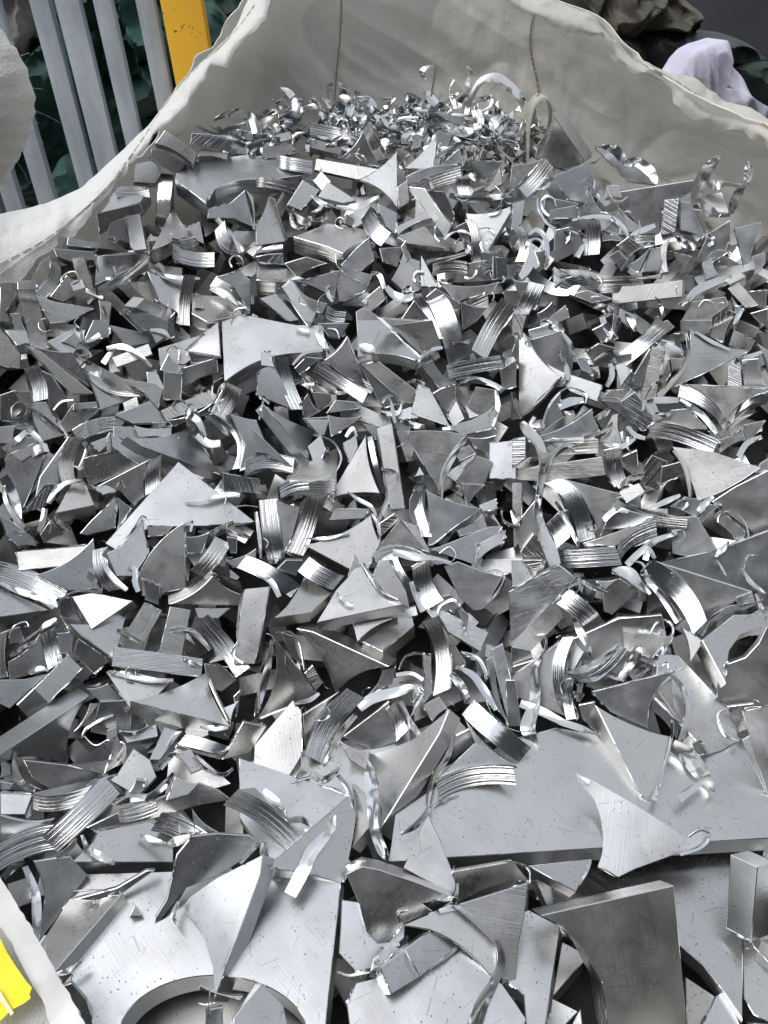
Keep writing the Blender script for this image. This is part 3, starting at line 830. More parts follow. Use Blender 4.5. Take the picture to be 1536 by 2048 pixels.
F 1040,1160 1150,1140 1220,1250 1150,1280;0,10;t=.65
R 1000,1120,20 1040,1050,30 1090,1030,20;t=.7
R 960,1250,60 1020,1180,60 1060,1160,20;t=.8
R 1160,1180,30 1240,1260,40 1340,1290,40 1400,1250,20;t=.7
F 680,520 1220,590 1210,700 670,635;0,12;t=.68 s=w L=bluish brushed bar lying level with diagonal scratches, lower left
F 1230,620 1340,640 1420,720 1330,790 1250,760;0,8;t=.38
R 1090,590,30 1150,625,60 1210,640,50;t=.9
F 1170,290 1380,290 1310,350 1190,350;0,8;t=.6
F 1020,280 1145,300 1090,585 955,550;14,8;t=.58 s=w L=upright grooved block end standing on the bluish bar, lower left
F 865,255 970,305 855,510 740,460;8,6;t=.55 s=w
R 700,420,30 740,440,60 840,490,30;t=.75
B 1165,385 1300,540 1415,705;85,-60;t=.5 s=r L=dark ridged strip slanting down right beside the tall rough block
R 1020,425,45 1110,420,55 1180,450,60 1260,540,30;t=.9
F 1460,175 1620,160 1530,625 1400,625;45,15;t=.6 s=w T=42 L=tall rough-faced rectangular block, lower left of centre
F 350,230 430,225 490,370 360,340;0,8;t=.22
F 430,220 560,195 800,245 550,415;30,36;t=.85 T=20 L=bright four-cornered offcut with a dark lower right wall, left side
R 340,330,15 370,240,20 460,190,25 600,190,20;t=.5
R 360,330,10 400,400,12 430,440,10;t=.6
B 0,10 200,60 410,185;-70,110;t=.65 s=r L=wide pale ridged strip at the left border pointing down right
R 0,140,40 120,190,60 240,230,60 320,290,40;t=.8
F 215,90/8 560,-130 600,170 410,185;0,6;t=.58 L=grey concave offcut right of the blazing white bar
B 555,-60 570,90 650,190;90,-20;t=.55 s=r
R 620,20,50 680,110,60 760,180,50;t=.6
R 770,40,20 810,60,60 810,130,60 830,190,50;t=.85
F 845,110 960,160 950,270 870,240;0,8;t=.3
F 1010,265/8 1275,95/8 1460,210 1450,275;-14,-90;t=.38 T=32 s=r L=chevron-shaped piece with two ridged walls meeting in a peak, left of centre
@ 512 1120
B -60,-30 120,50 265,150;-60,75;t=.88 s=r L=bright ridged strip sloping right, left of the big pale triangle in the lower centre
R 0,80,30 90,130,60 140,220,50;t=.8
F 290,90 450,200 330,310 100,350;-5,60;t=.5 
B 320,-20 420,50 530,95;-70,85;t=.6 s=r L=short dark-to-bright ridged strip lying on a grey plate, lower centre
F 625,20/10 890,265 365,375 480,180;10,50;t=.75 L=large pale triangle with a chipped top and dark base wall, lower centre
B 730,0 780,130 900,270;110,-60;t=.72 s=r
R 640,20,30 690,100,40 750,190,30 850,240,20;t=.6
F 700,100 740,0 800,0 900,190 920,290 780,210;0,4;t=.7
F 930,40 1000,0 1060,20 960,120;0,8;t=.4
B 940,60 960,190 1020,300;105,-60;t=.52 s=r L=dark upright ridged strip in the lower centre beneath a thin arch of metal
R 930,130,50 960,220,50 1000,310,60;t=.8
F 1130,40/0 1210,10 1380,75 1480,100 1370,290/-8 1300,300 1220,220;0,8;t=.48 L=dark grey rounded offcut with a thin metal loop at its corner, lower centre
R 1380,65,15 1450,60,18 1490,100,22 1470,170,25 1390,260,15;t=.6
F 580,380 850,345 610,490;0,10;t=.78
F 640,490 850,340 930,300 950,390 760,550;6,70;t=.5 T=26
F 1020,300 1120,300 1395,435 1345,550 1100,400;-4,14;t=.72 s=w L=pale comb-grooved block end pointing right, lower centre
F 1210,240 1280,330 1260,430 1220,330;0,6;t=.45
R 1090,330,20 1110,270,30 1180,240,30 1220,280,30 1180,310,20 1150,290,12;t=.6
F 240,410 340,430 800,640/12 475,810/8;55,-45;t=.48 T=26 L=large grey triangle with a dirty slanting back wall, lower centre
F 290,680 340,630 400,740 360,790;0,8;t=.4 s=r
F 150,430 230,460 290,630 210,590;0,8;t=.25
R 120,440,10 200,430,20 260,500,20 290,660,12;t=.6
F 100,455 375,810 10,950/12;6,4;t=.38 L=dark steel-grey concave triangle with a silvery left lip, lower centre left
R 100,480,30 70,650,70 30,800,80 0,940,30;t=.65
F 670,810 760,660 840,640 820,740;0,8;t=.4
F 1000,560 1050,560 1060,800 1000,870 1010,690;0,8;t=.55
R 860,660,15 900,580,20 980,560,30 1040,570,20;t=.7
R 840,690,40 930,680,40 1000,720,40;t=.85
R 860,740,30 940,730,30 1010,780,20;t=.7
R 920,830,10 940,860,12 1000,800,30 920,960,12;t=.6
F 1090,350 1260,620 1160,680;4,4;t=.42
B 995,375 1075,560 1060,815;100,-42;t=.75 s=r L=tall bright ridged strip bending down, lower centre, beside a grey triangle
F 1000,870 1100,820 1150,890 1060,970;0,10;t=.6
F 1150,890 1270,1020 1170,1060 1100,1000;0,10;t=.6
F 1380,600 1440,560 1530,1000 1440,880;0,12;t=.45
F 1410,540 1480,500 1590,960 1520,1000;-6,6;t=.55 s=w
R 1170,680,60 1220,740,90 1260,800,60;t=.95
R 1240,780,20 1270,820,50 1260,860,30;t=.8
R 1200,640,30 1300,690,70 1380,800,80 1440,900,40;t=.8
R 1230,550,20 1330,590,40 1380,680,40 1380,730,20;t=.6
R 1240,560,30 1290,580,40;t=.8
F 1190,1060 1300,1000 1310,1100 1180,1200;0,8;t=.3
F 1240,920 1560,1230 1330,1145;0,6;t=.55
B 1310,835 1460,980 1655,1125;-75,90;t=.75 s=r L=long ridged strip sloping right with bright grooves, lower centre right
F 280,930 500,790 300,1150;0,6;t=.4
F 520,1060 600,1000 800,850 840,1090 690,1140;0,10;t=.42
B 780,900 830,990 840,1090;70,-70;t=.5 s=r
R 860,850,70 910,960,80 980,1050,50;t=.55
F 500,1080 680,1150 660,1260 560,1200;0,8;t=.7
B 540,765 390,960 290,1160;110,60;t=.62 s=r L=wide ridged strip leaning left with a torn top, lower centre
R 620,890,90 700,830,110 850,790,100 950,770,70 1000,850,40;t=.7
R 450,1180,70 500,1050,70 600,930,50;t=.8
F 220,840 270,900 275,1170/0 180,1330 -20,1345 -10,1110;0,14;t=.87 L=large bright white-grey triangle with a folded right side, lower left of centre
R 230,860,30 320,840,50 380,800,30;t=.7
R 290,1180,60 290,1260,80 240,1310,30;t=.92
F 200,1340 330,1300 310,1360 220,1370;0,6;t=.35
R 340,1290,80 410,1320,80 480,1270,50 500,1240,20;t=.8
R 490,1290,40 550,1370,50 590,1480,20;t=.5
F 1080,1320 1310,1100 1570,1240;0,6;t=.68
B 1080,1325 1280,1245 1540,1235;20,115;t=.75 s=r L=wide heavily grooved curved wall lying on the big flat plate, lower centre
F 655,1170/3 940,1075 1160,895 1100,1040 735,1630 745,1500 735,1370 700,1270;70,50;t=.7 T=28 L=large upright triangle with a long brushed right wall and curled top, lower centre
R 1190,1050,40 1150,1180,60 1080,1280,50 1040,1400,50 1030,1510,30;t=.75
R 650,1180,20 700,1270,50 720,1350,60;t=.5
@ 1024 1120
F 860,20 1230,-60 1600,-200 1600,150 1540,190 1400,190;0,12;t=.45
F 1240,640 1290,625 1400,585 1480,500 1530,400 1600,400 1600,1100 1230,830;0,20;t=.42 m=c L=brownish stained flat plate under the hooked plate, right edge
F 1140,480 1330,330 1600,320 1600,405 1480,405 1370,445 1305,540 1288,640 1283,745;-50,45;t=.42 T=26 L=hook-shaped dark plate with a round cut-out at the right edge
F 0,0 100,0 140,100 60,150 0,160;0,8;t=.65
F 60,0 180,0 140,100;0,8;t=.7 s=r
F 540,160 650,110 760,190 600,330 555,310;-4,6;t=.38
F 500,120 640,110 560,180;0,6;t=.55
F 350,480 640,350 900,330 950,560 500,760;0,12;t=.3
F 880,560 1000,570 1290,880 1370,1080 1250,1150 1110,1180 1100,1080 850,820;-40,40;t=.5 T=26 L=long brownish slab slanting down right, lower right of the heap
F 1290,880 1450,860 1540,960 1520,1050 1370,1080;-6,8;t=.36
F 1380,1080 1600,960 1600,1650 1536,1430;0,6;t=.66
F 665,425 970,465 850,640 670,560;0,8;t=.66 L=pale flat offcut with a small white tab behind, lower right
F 765,415 895,440 890,452 760,435;0,5;t=.92
F -20,190 280,30 380,110 200,300 -10,500;0,10;t=.5 s=w L=large woodgrain-scratched dark block, right of the lower centre
B 235,255 120,380 0,500;75,85;t=.62 s=w
B 340,175 460,260 550,370;-90,80;t=.5 s=r L=dark ridged strip sloping down right with a ragged torn end, lower right
R 330,160,50 400,130,60 480,165,50 575,195,5;t=.85
R 370,90,40 430,90,40;t=.7
R 370,350,40 410,430,80 450,500,70 470,575,20;t=.9
F 0,520 110,540 130,600 0,640;0,10;t=.4
F 0,640 130,600 180,560 120,640 0,690;0,8;t=.3
F 860,5/-8 1170,350 1200,330/0 1440,190 960,40;0,6;t=.45
B 850,0 1050,150 1170,365;-85,85;t=.88 s=r L=wide bright ridged strip arching down right, right side above the hook-shaped plate
R 800,110,40 900,220,70 1000,370,80;t=.8
F 1015,400 1150,490 1065,625;0,6;t=.85
R 1130,450,50 1200,360,60 1300,300,70 1400,280,60 1510,245,30;t=.7
B 1340,230 1390,210 1440,190;20,60;t=.6
R 600,60,60 700,80,130 760,140,90 830,205,30;t=.9
R 1460,200,30 1500,290,40 1536,340,10;t=.6
F 0,700 300,480 350,470 320,940 40,830 0,800;0,8;t=.62 L=broad grey plate left of the pair of upright ridged walls, lower right
F -40,720 20,720 60,1000 -20,1000;0,8;t=.4
B 300,465 245,690 320,950;75,-5;t=.62 s=r L=tall finely grooved curved wall, left one of two parallel bands, lower right
F 375,500 435,550 370,665 330,650;0,6;t=.82
B 320,690 305,820 325,955;60,-5;t=.82
R 370,790,30 400,830,40 430,800,30;t=.85
R 150,450,10 200,450,12 205,520,14 150,620,30 130,700,50 140,780,60 130,880,70 95,1010,90 150,1130,40;t=.85 L=twisted ribbon with a curled top hanging on the lower right plate
R 50,860,80 180,910,90 300,970,70 420,1010,60 520,1050,10;t=.75
F 440,760 540,640 700,550 640,740 560,790;0,8;t=.36
B 320,680 480,650 640,505;60,50;t=.62 s=r
R 400,850,40 420,720,60 500,640,60 600,560,50 700,535,30;t=.8
R 650,720,70 710,620,100 770,550,90 830,580,30;t=.7
R 520,655,25 600,700,40 680,725,20;t=.92
F 400,870 500,850 520,1030 420,960;0,6;t=.35
F 850,830 1000,980 990,1090 830,900;0,6;t=.3
F 870,780 960,710 1020,970;0,6;t=.55
F 480,790 985,665/15 820,1015 590,915;0,8;t=.45 L=dark concave triangle with a sharp upper right tip, lower right of the heap
R 830,440,15 870,375,22 940,370,25 965,430,25 900,540,40 820,640,60 750,700,70;t=.7
R 900,640,20 930,615,20 940,650,15;t=.6
R 950,680,30 1030,780,60 1050,900,60 1040,1000,70 1010,1090,60;t=.65
F 500,870/5 955,1060/0 940,1180 870,1400 830,1455 770,1410;-50,55;t=.4 T=26 s=w L=dark triangular offcut standing on the big flat plate with a long pale left wall
R 960,960,20 955,1080,25 910,1250,25 880,1350,30 850,1440,60;t=.7
R 775,1415,30 810,1445,30;t=.95
F 1080,1100 1120,1075 1180,1160 1110,1170;0,8;t=.4
R 960,1110,70 1050,1170,100 1120,1260,100 1180,1340,60 1225,1395,10;t=.85 L=bright crumpled tube of metal pointing down right on the big flat plate
R 1150,1330,50 1070,1380,80 1000,1440,80;t=.7
R 1300,890,15 1240,920,20 1250,1000,30 1290,1060,30 1360,1085,10;t=.6
F 1410,940 1520,1020 1365,1035;0,6;t=.7
R 1380,50,20 1430,130,50 1520,200,20;t=.6
R 1230,0,12 1260,50,25 1290,95,10;t=.85
@ 0 1536
F 370,1310 430,1290 520,1390 575,1560 450,1600;0,8;t=.3
F 1530,1290 1600,1300 1390,1640 1310,1640;6,6;t=.9
F 1200,1300 1460,1370 1440,1400 1190,1330;0,12;t=.35
F 1400,1500 1570,1290 1700,1420 1740,1600 1400,1600;0,6;t=.62
F 1250,1450 1345,1430 1360,1600 1250,1600;-6,6;t=.35
F 0,150 195,160 150,280 0,280;0,20;t=.85
F 0,280 330,300 250,420 0,480;0,10;t=.35
B -40,470 150,380 330,330;15,160;t=.52 s=r L=wide ridged strip at the left border crossing behind the tan block end
R 20,660,60 80,600,70 150,560,40;t=.85
F 200,560 420,530 525,640 225,1060 270,780 240,640;4,6;t=.45 L=dark triangular plate with a yellowish curved lip on its left, lower left
R 150,590,60 210,740,90 220,880,100 210,1050,30;t=.75
F 240,1060 420,780 560,790 730,755 320,1230;62,66;t=.5 T=26 s=w L=long grey block with a rough mottled wall running down left, lower left
F 440,790 700,720 880,615 930,615 740,750 560,800;0,5;t=.35
F 590,380 900,320 1040,400 1040,565 430,565 560,440;0,65;t=.42 T=26 L=dark flat offcut with a slim front wall between two curled lips, lower left
R 440,740,12 550,735,18 650,735,12;t=.85
R 350,540,70 430,470,50 460,420,20;t=.7
R 530,490,50 600,530,90 690,570,40;t=.85
R 490,400,30 520,480,60;t=.8
F 1150,240 1310,385 1180,390;0,6;t=.45
B 970,265 1100,310 1250,390;-65,110;t=.48 s=r
F 1070,340 1170,385 1080,395;0,6;t=.65
R 840,400,20 900,425,60 1000,455,30;t=.75
F 515,360 700,270 930,190 1195,90 1310,130 1390,190 1190,225 940,300 600,380;0,6;t=.38 L=dark wavy sheet sweeping up to the right, lower left of centre
B 700,250 800,240 930,190;20,75;t=.65
F 1000,195 1050,50 1200,90 1130,160;0,6;t=.65
R 690,210,60 800,180,80 900,170,60 990,100,70 1040,30,30;t=.92
B 625,45 440,235 250,405;95,105;t=.7 s=r T=22 L=tan and silver block end pointing up right, lower left
F 1060,520/0 1150,410 1300,392 1500,405 1545,440 1460,550 1300,650 1120,720 1075,800 1000,880 930,960 915,1030 930,900 1000,790 1035,640;3,4;t=.33 T=8 L=dark leaf-like sheet with a long curved tail, on the bright plate at lower left
R 1000,470,50 1060,440,100 1140,410,50;t=.95
R 1070,800,30 1040,880,50 1060,940,20;t=.8
F 1575,520 1560,640 1350,1215 1285,1400 1275,1200 1210,980 1090,840 1140,770 1300,660;80,14;t=.85 T=26 s=w L=long bright triangle tapering to a hooked lower tip, on the cut-out plate
R 1190,1410,12 1240,1420,16 1290,1405,20;t=.7
R 1440,570,40 1500,500,60 1560,450,30;t=.9
F 810,820 855,890 775,890;0,8;t=.6
R 320,1240,30 400,1220,60 500,1150,10;t=.7
@ 512 1536
F -100,-60 330,85 560,165 100,560 -100,300;0,12;t=.72 L=bluish flat plate beneath the dark ridged strip, lower centre left
R 0,110,60 80,170,90 150,230,60 180,290,20;t=.6
B -110,120 90,240 280,395;-90,95;t=.45 s=r L=dark ridged strip with bright lower end, lying across the plates, lower centre left
R 190,320,50 270,310,70 330,350,30;t=.65
F 90,570 560,170 600,300 575,470 530,680 500,690 300,630 130,610;-32,40;t=.9 T=22 L=very bright plate with a concave lower edge under a thin strap, lower centre left
R 50,440,40 40,520,50 110,600,30;t=.7
R 465,275,30 450,360,50 380,450,70 330,510,80 280,620,80 205,760,75;t=.55 L=thin dull strap lying on the very bright plate, lower centre left
F 570,80 700,200 700,330 575,475 600,300;50,35;t=.7 T=22
R 680,20,60 690,120,80 700,200,70 700,300,60 720,400,60 760,500,60 790,555,10;t=.85 L=long twisted bright ribbon left of the large upright triangle, lower centre
F 520,790 900,850 890,1020 700,1200 600,1225 500,1110;-4,26;t=.8
R 490,1220,20 560,1245,30 680,1220,40;t=.6
F 545,1420 600,1290 850,1230 1200,1050 1430,1260 1480,1300 1620,1500 1600,1620 570,1620;0,20;t=.8 L=wide pale scratched plate with a rounded left end at the bottom centre
F 1210,820 1630,690 1610,900 1570,1080 1560,1270 1480,1300 1440,1100 1370,960;3,3;t=.64 T=10 L=grey thin sheet with a curled right side, bottom centre right
F 1180,620 1536,560 1640,680 1200,820;0,10;t=.38
F 745,1195 1045,975 1220,1055 990,1250 810,1360;-52,6;t=.4 T=26 s=r L=dark block with a narrow ridged end, sitting on the pale scratched plate, bottom centre
R 720,1170,60 760,1090,70 860,1050,50;t=.6
F 690,1220 745,1190 860,1080 800,1060 710,1140;0,6;t=.7
R 880,1070,10 930,1160,12 985,1250,8;t=.6
F 880,945/0 1010,890 1190,820 1240,860 1380,970 1450,1090 1440,1260 1415,1265/8 1040,970;2,4;t=.66 T=8 L=arched light sheet curving over the dark block, bottom centre
R 1190,820,30 1300,900,40 1400,1000,35 1460,1080,35 1470,1180,50 1420,1300,60 1350,1430,80 1310,1560,90;t=.7 L=long twisted strip sweeping down to the bottom edge, bottom centre
F 540,635 640,590 740,610 950,680 1180,770 1000,815 1060,860 870,945 800,1045 730,1055 660,980 620,820;-14,-65;t=.42 T=28 L=dark rounded triangular offcut with a dark upper wall, bottom centre
R 545,600,40 600,570,50 660,555,20;t=.85
R 860,930,20 860,880,30 910,855,10;t=.7
F 1035,285/0 1100,420 1165,590 1200,700 1190,765 885,600;4,4;t=.8 T=12 L=bright narrow triangle hanging down between the two large plates, bottom centre
R 1210,690,20 1200,770,30 1130,800,30 1060,795,20;t=.9
R 1040,240,60 1000,300,60 950,350,70 870,400,20;t=.8
R 1100,860,50 1180,840,60 1230,840,30;t=.85
@ 1024 1536
F 95,585/0 475,545 385,745;-42,30;t=.58 T=20 s=w L=small wedge-shaped block poking out from under the big flat plate, lower right
F 1380,-340 1640,-400 1640,440 1545,200;-3,8;t=.62 T=8
F 1310,520 1475,595 1435,1040 1283,960;110,-30;t=.55 s=w T=34 L=upright rough gouged block with a splintered top, right border of the lower frame
F 385,30/0 490,75 720,205 1050,415 1150,380 1190,410 1150,470 980,520 730,610 640,658 590,640 515,595 540,520/7 500,200 440,130;2,5;t=.84 T=8 L=smooth pale curled triangle lying over the front edge of the very large plate
R 1060,415,15 1130,375,18 1185,400,25 1140,470,40 1010,520,30;t=.8
R 515,598,10 560,615,18 620,650,18;t=.8
R 400,60,50 460,90,60;t=.6
F 170,885 970,705 1000,1000 1060,1640 590,1640 540,1300 430,1090 300,950;-72,-48;t=.36 T=30 s=r m=c L=big dark slab tilted towards the viewer with a curved left cut, bottom right
R -40,560,12 60,580,18 105,620,18 105,690,14;t=.6
R 1450,1070,8 1500,1120,10 1536,1160,8;t=.6
'''

# ---------------- the heap of offcuts ----------------
BW, BH = 384, 512                       # coarse depth map used to stack the pieces on one another
gx, gy = np.meshgrid((np.arange(BW) + .5) * 4, (np.arange(BH) + .5) * 4)
rc = np.stack([(gx - 768) / FPX, -(gy - 1024) / FPX, -np.ones_like(gx)], -1)
RMn = np.array([list(r) for r in RM]); RAY = rc @ RMn.T
coarse = np.zeros((33, 25))
for j in range(33):
    for i in range(25): coarse[j, i] = hit(i * 64, j * 64)
cj, ci = gy / 64, gx / 64
j0 = np.clip(cj.astype(int), 0, 31); i0 = np.clip(ci.astype(int), 0, 23); fj = cj - j0; fi = ci - i0
DEP = (coarse[j0, i0] * (1 - fi) + coarse[j0, i0 + 1] * fi) * (1 - fj) + (coarse[j0 + 1, i0] * (1 - fi) + coarse[j0 + 1, i0 + 1] * fi) * fj
WY = np.interp(gx, (0, 95, 250, 400, 520, 620, 760, 900, 1060, 1200, 1330, 1450, 1536), (1.40, 1.42, 1.44, 1.48, 1.56, 1.62, 1.66, 1.66, 1.60, 1.54, 1.48, 1.40, 1.34)) - .05
DEP = np.minimum(DEP, WY / RAY[:, :, 1])     # nothing lies behind the back of the bag
BASE = DEP.copy(); DEP = DEP + .07
def base_at(px, py):
    return float(BASE[min(BH - 1, max(0, int(py / 4))), min(BW - 1, max(0, int(px / 4)))])
def dep_at(px, py):
    return float(DEP[min(BH - 1, max(0, int(py / 4))), min(BW - 1, max(0, int(px / 4)))])
def inside(poly):
    """mask of coarse pixels inside a polygon given in photograph pixels"""
    xs = [p[0] for p in poly]; ys = [p[1] for p in poly]
    x0 = max(0, int(min(xs) / 4)); x1 = min(BW, int(max(xs) / 4) + 2); y0 = max(0, int(min(ys) / 4)); y1 = min(BH, int(max(ys) / 4) + 2)
    if x1 <= x0 or y1 <= y0: return None
    X, Y = gx[y0:y1, x0:x1], gy[y0:y1, x0:x1]; m = np.zeros(X.shape, bool)
    n = len(poly)
    for i in range(n):
        ax, ay = poly[i]; bx, by = poly[(i + 1) % n]
        if ay == by: continue
        c = ((ay > Y) != (by > Y)) & (X < (bx - ax) * (Y - ay) / (by - ay) + ax)
        m ^= c
    return (slice(y0, y1), slice(x0, x1)), m

ENVT = np.array([[1.00,1.00,1.00,1.00,1.00,1.00,1.00,1.00,1.00,1.00,1.00,1.00],[0.97,1.23,1.45,1.51,1.39,1.14,0.89,0.73,0.64,0.62,0.66,0.77],[0.81,1.27,1.74,1.89,1.60,1.10,0.71,0.54,0.47,0.46,0.49,0.58],[0.65,1.11,1.75,1.97,1.55,0.91,0.56,0.45,0.42,0.41,0.43,0.48],[0.54,0.86,1.49,1.73,1.27,0.68,0.45,0.40,0.40,0.40,0.41,0.44],[0.44,0.64,1.10,1.31,0.92,0.46,0.30,0.31,0.38,0.41,0.41,0.40],[0.28,0.43,0.83,0.96,0.64,0.25,0.14,0.18,0.34,0.46,0.43,0.30],[0.12,0.22,0.70,0.82,0.43,0.10,0.05,0.07,0.28,0.51,0.45,0.16],[0.05,0.10,0.58,0.71,0.28,0.04,0.03,0.04,0.21,0.51,0.43,0.08],[0.05,0.07,0.40,0.49,0.18,0.05,0.05,0.05,0.15,0.38,0.32,0.06],[0.08,0.09,0.22,0.26,0.13,0.08,0.08,0.08,0.12,0.22,0.19,0.09],[0.11,0.11,0.14,0.15,0.12,0.11,0.11,0.11,0.12,0.14,0.13,0.11],[0.12,0.12,0.12,0.12,0.12,0.12,0.12,0.12,0.12,0.12,0.12,0.12],[0.12,0.12,0.12,0.12,0.12,0.12,0.12,0.12,0.12,0.12,0.12,0.12]])
ENVT = np.array([[0.92,0.92,0.92,0.92,0.92,0.92,0.92,0.92,0.92,0.92,0.92,0.92],[0.89,1.05,1.16,1.19,1.13,1.00,0.84,0.72,0.65,0.63,0.67,0.76],[0.79,1.07,1.29,1.35,1.24,0.98,0.71,0.55,0.48,0.47,0.49,0.59],[0.65,0.99,1.32,1.41,1.23,0.86,0.57,0.45,0.42,0.41,0.43,0.48],[0.52,0.83,1.23,1.35,1.12,0.68,0.45,0.40,0.40,0.40,0.41,0.43],[0.38,0.60,1.03,1.17,0.90,0.47,0.30,0.31,0.39,0.42,0.41,0.37],[0.20,0.35,0.82,0.96,0.65,0.25,0.14,0.18,0.35,0.47,0.43,0.24],[0.08,0.16,0.70,0.84,0.44,0.10,0.05,0.07,0.29,0.55,0.47,0.12],[0.04,0.08,0.61,0.75,0.29,0.04,0.03,0.04,0.23,0.57,0.47,0.06],[0.05,0.07,0.44,0.54,0.20,0.05,0.05,0.05,0.17,0.45,0.37,0.06],[0.08,0.09,0.24,0.29,0.14,0.08,0.08,0.08,0.13,0.26,0.22,0.09],[0.11,0.11,0.14,0.15,0.12,0.11,0.11,0.11,0.12,0.15,0.14,0.11],[0.12,0.12,0.12,0.12,0.12,0.12,0.12,0.12,0.12,0.12,0.12,0.12],[0.12,0.12,0.12,0.12,0.12,0.12,0.12,0.12,0.12,0.12,0.12,0.12]])
ENVT = np.array([[0.92,0.92,0.92,0.92,0.92,0.92,0.92,0.92,0.92,0.92,0.92,0.92],[0.89,1.05,1.16,1.19,1.13,1.00,0.84,0.72,0.65,0.63,0.67,0.76],[0.79,1.07,1.29,1.35,1.24,0.98,0.71,0.55,0.48,0.47,0.49,0.59],[0.65,0.99,1.32,1.41,1.23,0.86,0.57,0.45,0.42,0.41,0.43,0.48],[0.52,0.83,1.23,1.35,1.12,0.68,0.45,0.40,0.40,0.40,0.41,0.43],[0.38,0.60,1.03,1.17,0.90,0.47,0.30,0.31,0.39,0.42,0.41,0.37],[0.20,0.35,0.82,0.96,0.65,0.25,0.14,0.18,0.35,0.47,0.43,0.24],[0.08,0.16,0.70,0.84,0.44,0.10,0.05,0.07,0.29,0.55,0.47,0.12],[0.04,0.08,0.61,0.75,0.29,0.04,0.03,0.04,0.23,0.57,0.47,0.06],[0.05,0.07,0.44,0.54,0.20,0.05,0.05,0.05,0.17,0.45,0.37,0.06],[0.08,0.09,0.24,0.29,0.14,0.08,0.08,0.08,0.13,0.26,0.22,0.09],[0.11,0.11,0.14,0.15,0.12,0.11,0.11,0.11,0.12,0.15,0.14,0.11],[0.12,0.12,0.12,0.12,0.12,0.12,0.12,0.12,0.12,0.12,0.12,0.12],[0.12,0.12,0.12,0.12,0.12,0.12,0.12,0.12,0.12,0.12,0.12,0.12]])
ENVT = np.array([[0.93,0.93,0.93,0.93,0.93,0.93,0.93,0.93,0.93,0.93,0.93,0.93],[0.91,1.06,1.17,1.20,1.15,1.01,0.86,0.74,0.67,0.65,0.68,0.77],[0.81,1.09,1.31,1.37,1.25,0.99,0.72,0.56,0.50,0.48,0.51,0.60],[0.67,1.01,1.34,1.42,1.25,0.88,0.58,0.47,0.43,0.42,0.44,0.50],[0.54,0.85,1.25,1.37,1.14,0.70,0.46,0.41,0.41,0.40,0.42,0.45],[0.39,0.62,1.05,1.19,0.92,0.48,0.31,0.32,0.37,0.36,0.39,0.38],[0.21,0.36,0.84,0.98,0.67,0.26,0.14,0.18,0.28,0.26,0.29,0.24],[0.08,0.17,0.72,0.86,0.45,0.10,0.05,0.07,0.14,0.13,0.16,0.11],[0.04,0.08,0.62,0.77,0.30,0.04,0.03,0.03,0.06,0.06,0.07,0.04],[0.05,0.07,0.45,0.55,0.20,0.05,0.04,0.04,0.05,0.05,0.06,0.05],[0.08,0.09,0.25,0.29,0.14,0.08,0.08,0.08,0.08,0.08,0.08,0.08],[0.11,0.11,0.15,0.16,0.12,0.11,0.11,0.11,0.11,0.11,0.11,0.11],[0.12,0.12,0.12,0.12,0.12,0.12,0.12,0.12,0.12,0.12,0.12,0.12],[0.12,0.12,0.12,0.12,0.12,0.12,0.12,0.12,0.12,0.12,0.12,0.12]])
ENVT = np.array([[0.99,0.99,0.99,0.99,0.99,0.99,0.99,0.99,0.99,0.99,0.99,0.99],[1.33,1.69,1.80,1.59,1.19,0.84,0.64,0.54,0.52,0.56,0.69,0.94],[1.40,2.22,2.48,1.98,1.14,0.62,0.44,0.39,0.38,0.40,0.48,0.74],[1.15,2.27,2.67,1.94,0.89,0.47,0.37,0.34,0.34,0.35,0.40,0.54],[0.72,1.80,2.33,1.51,0.64,0.39,0.32,0.31,0.33,0.34,0.37,0.40],[0.33,0.99,1.56,1.00,0.51,0.31,0.22,0.25,0.30,0.31,0.32,0.26],[0.10,0.36,0.86,0.72,0.42,0.18,0.11,0.14,0.23,0.22,0.23,0.12],[0.03,0.10,0.56,0.66,0.32,0.08,0.05,0.06,0.12,0.11,0.11,0.04],[0.02,0.04,0.46,0.61,0.23,0.04,0.03,0.04,0.05,0.05,0.05,0.03],[0.04,0.05,0.34,0.45,0.17,0.05,0.05,0.05,0.05,0.05,0.05,0.04],[0.08,0.08,0.20,0.25,0.13,0.08,0.08,0.08,0.08,0.08,0.08,0.08],[0.11,0.11,0.14,0.15,0.12,0.11,0.11,0.11,0.11,0.11,0.11,0.11],[0.12,0.12,0.12,0.12,0.12,0.12,0.12,0.12,0.12,0.12,0.12,0.12],[0.12,0.12,0.12,0.12,0.12,0.12,0.12,0.12,0.12,0.12,0.12,0.12]])
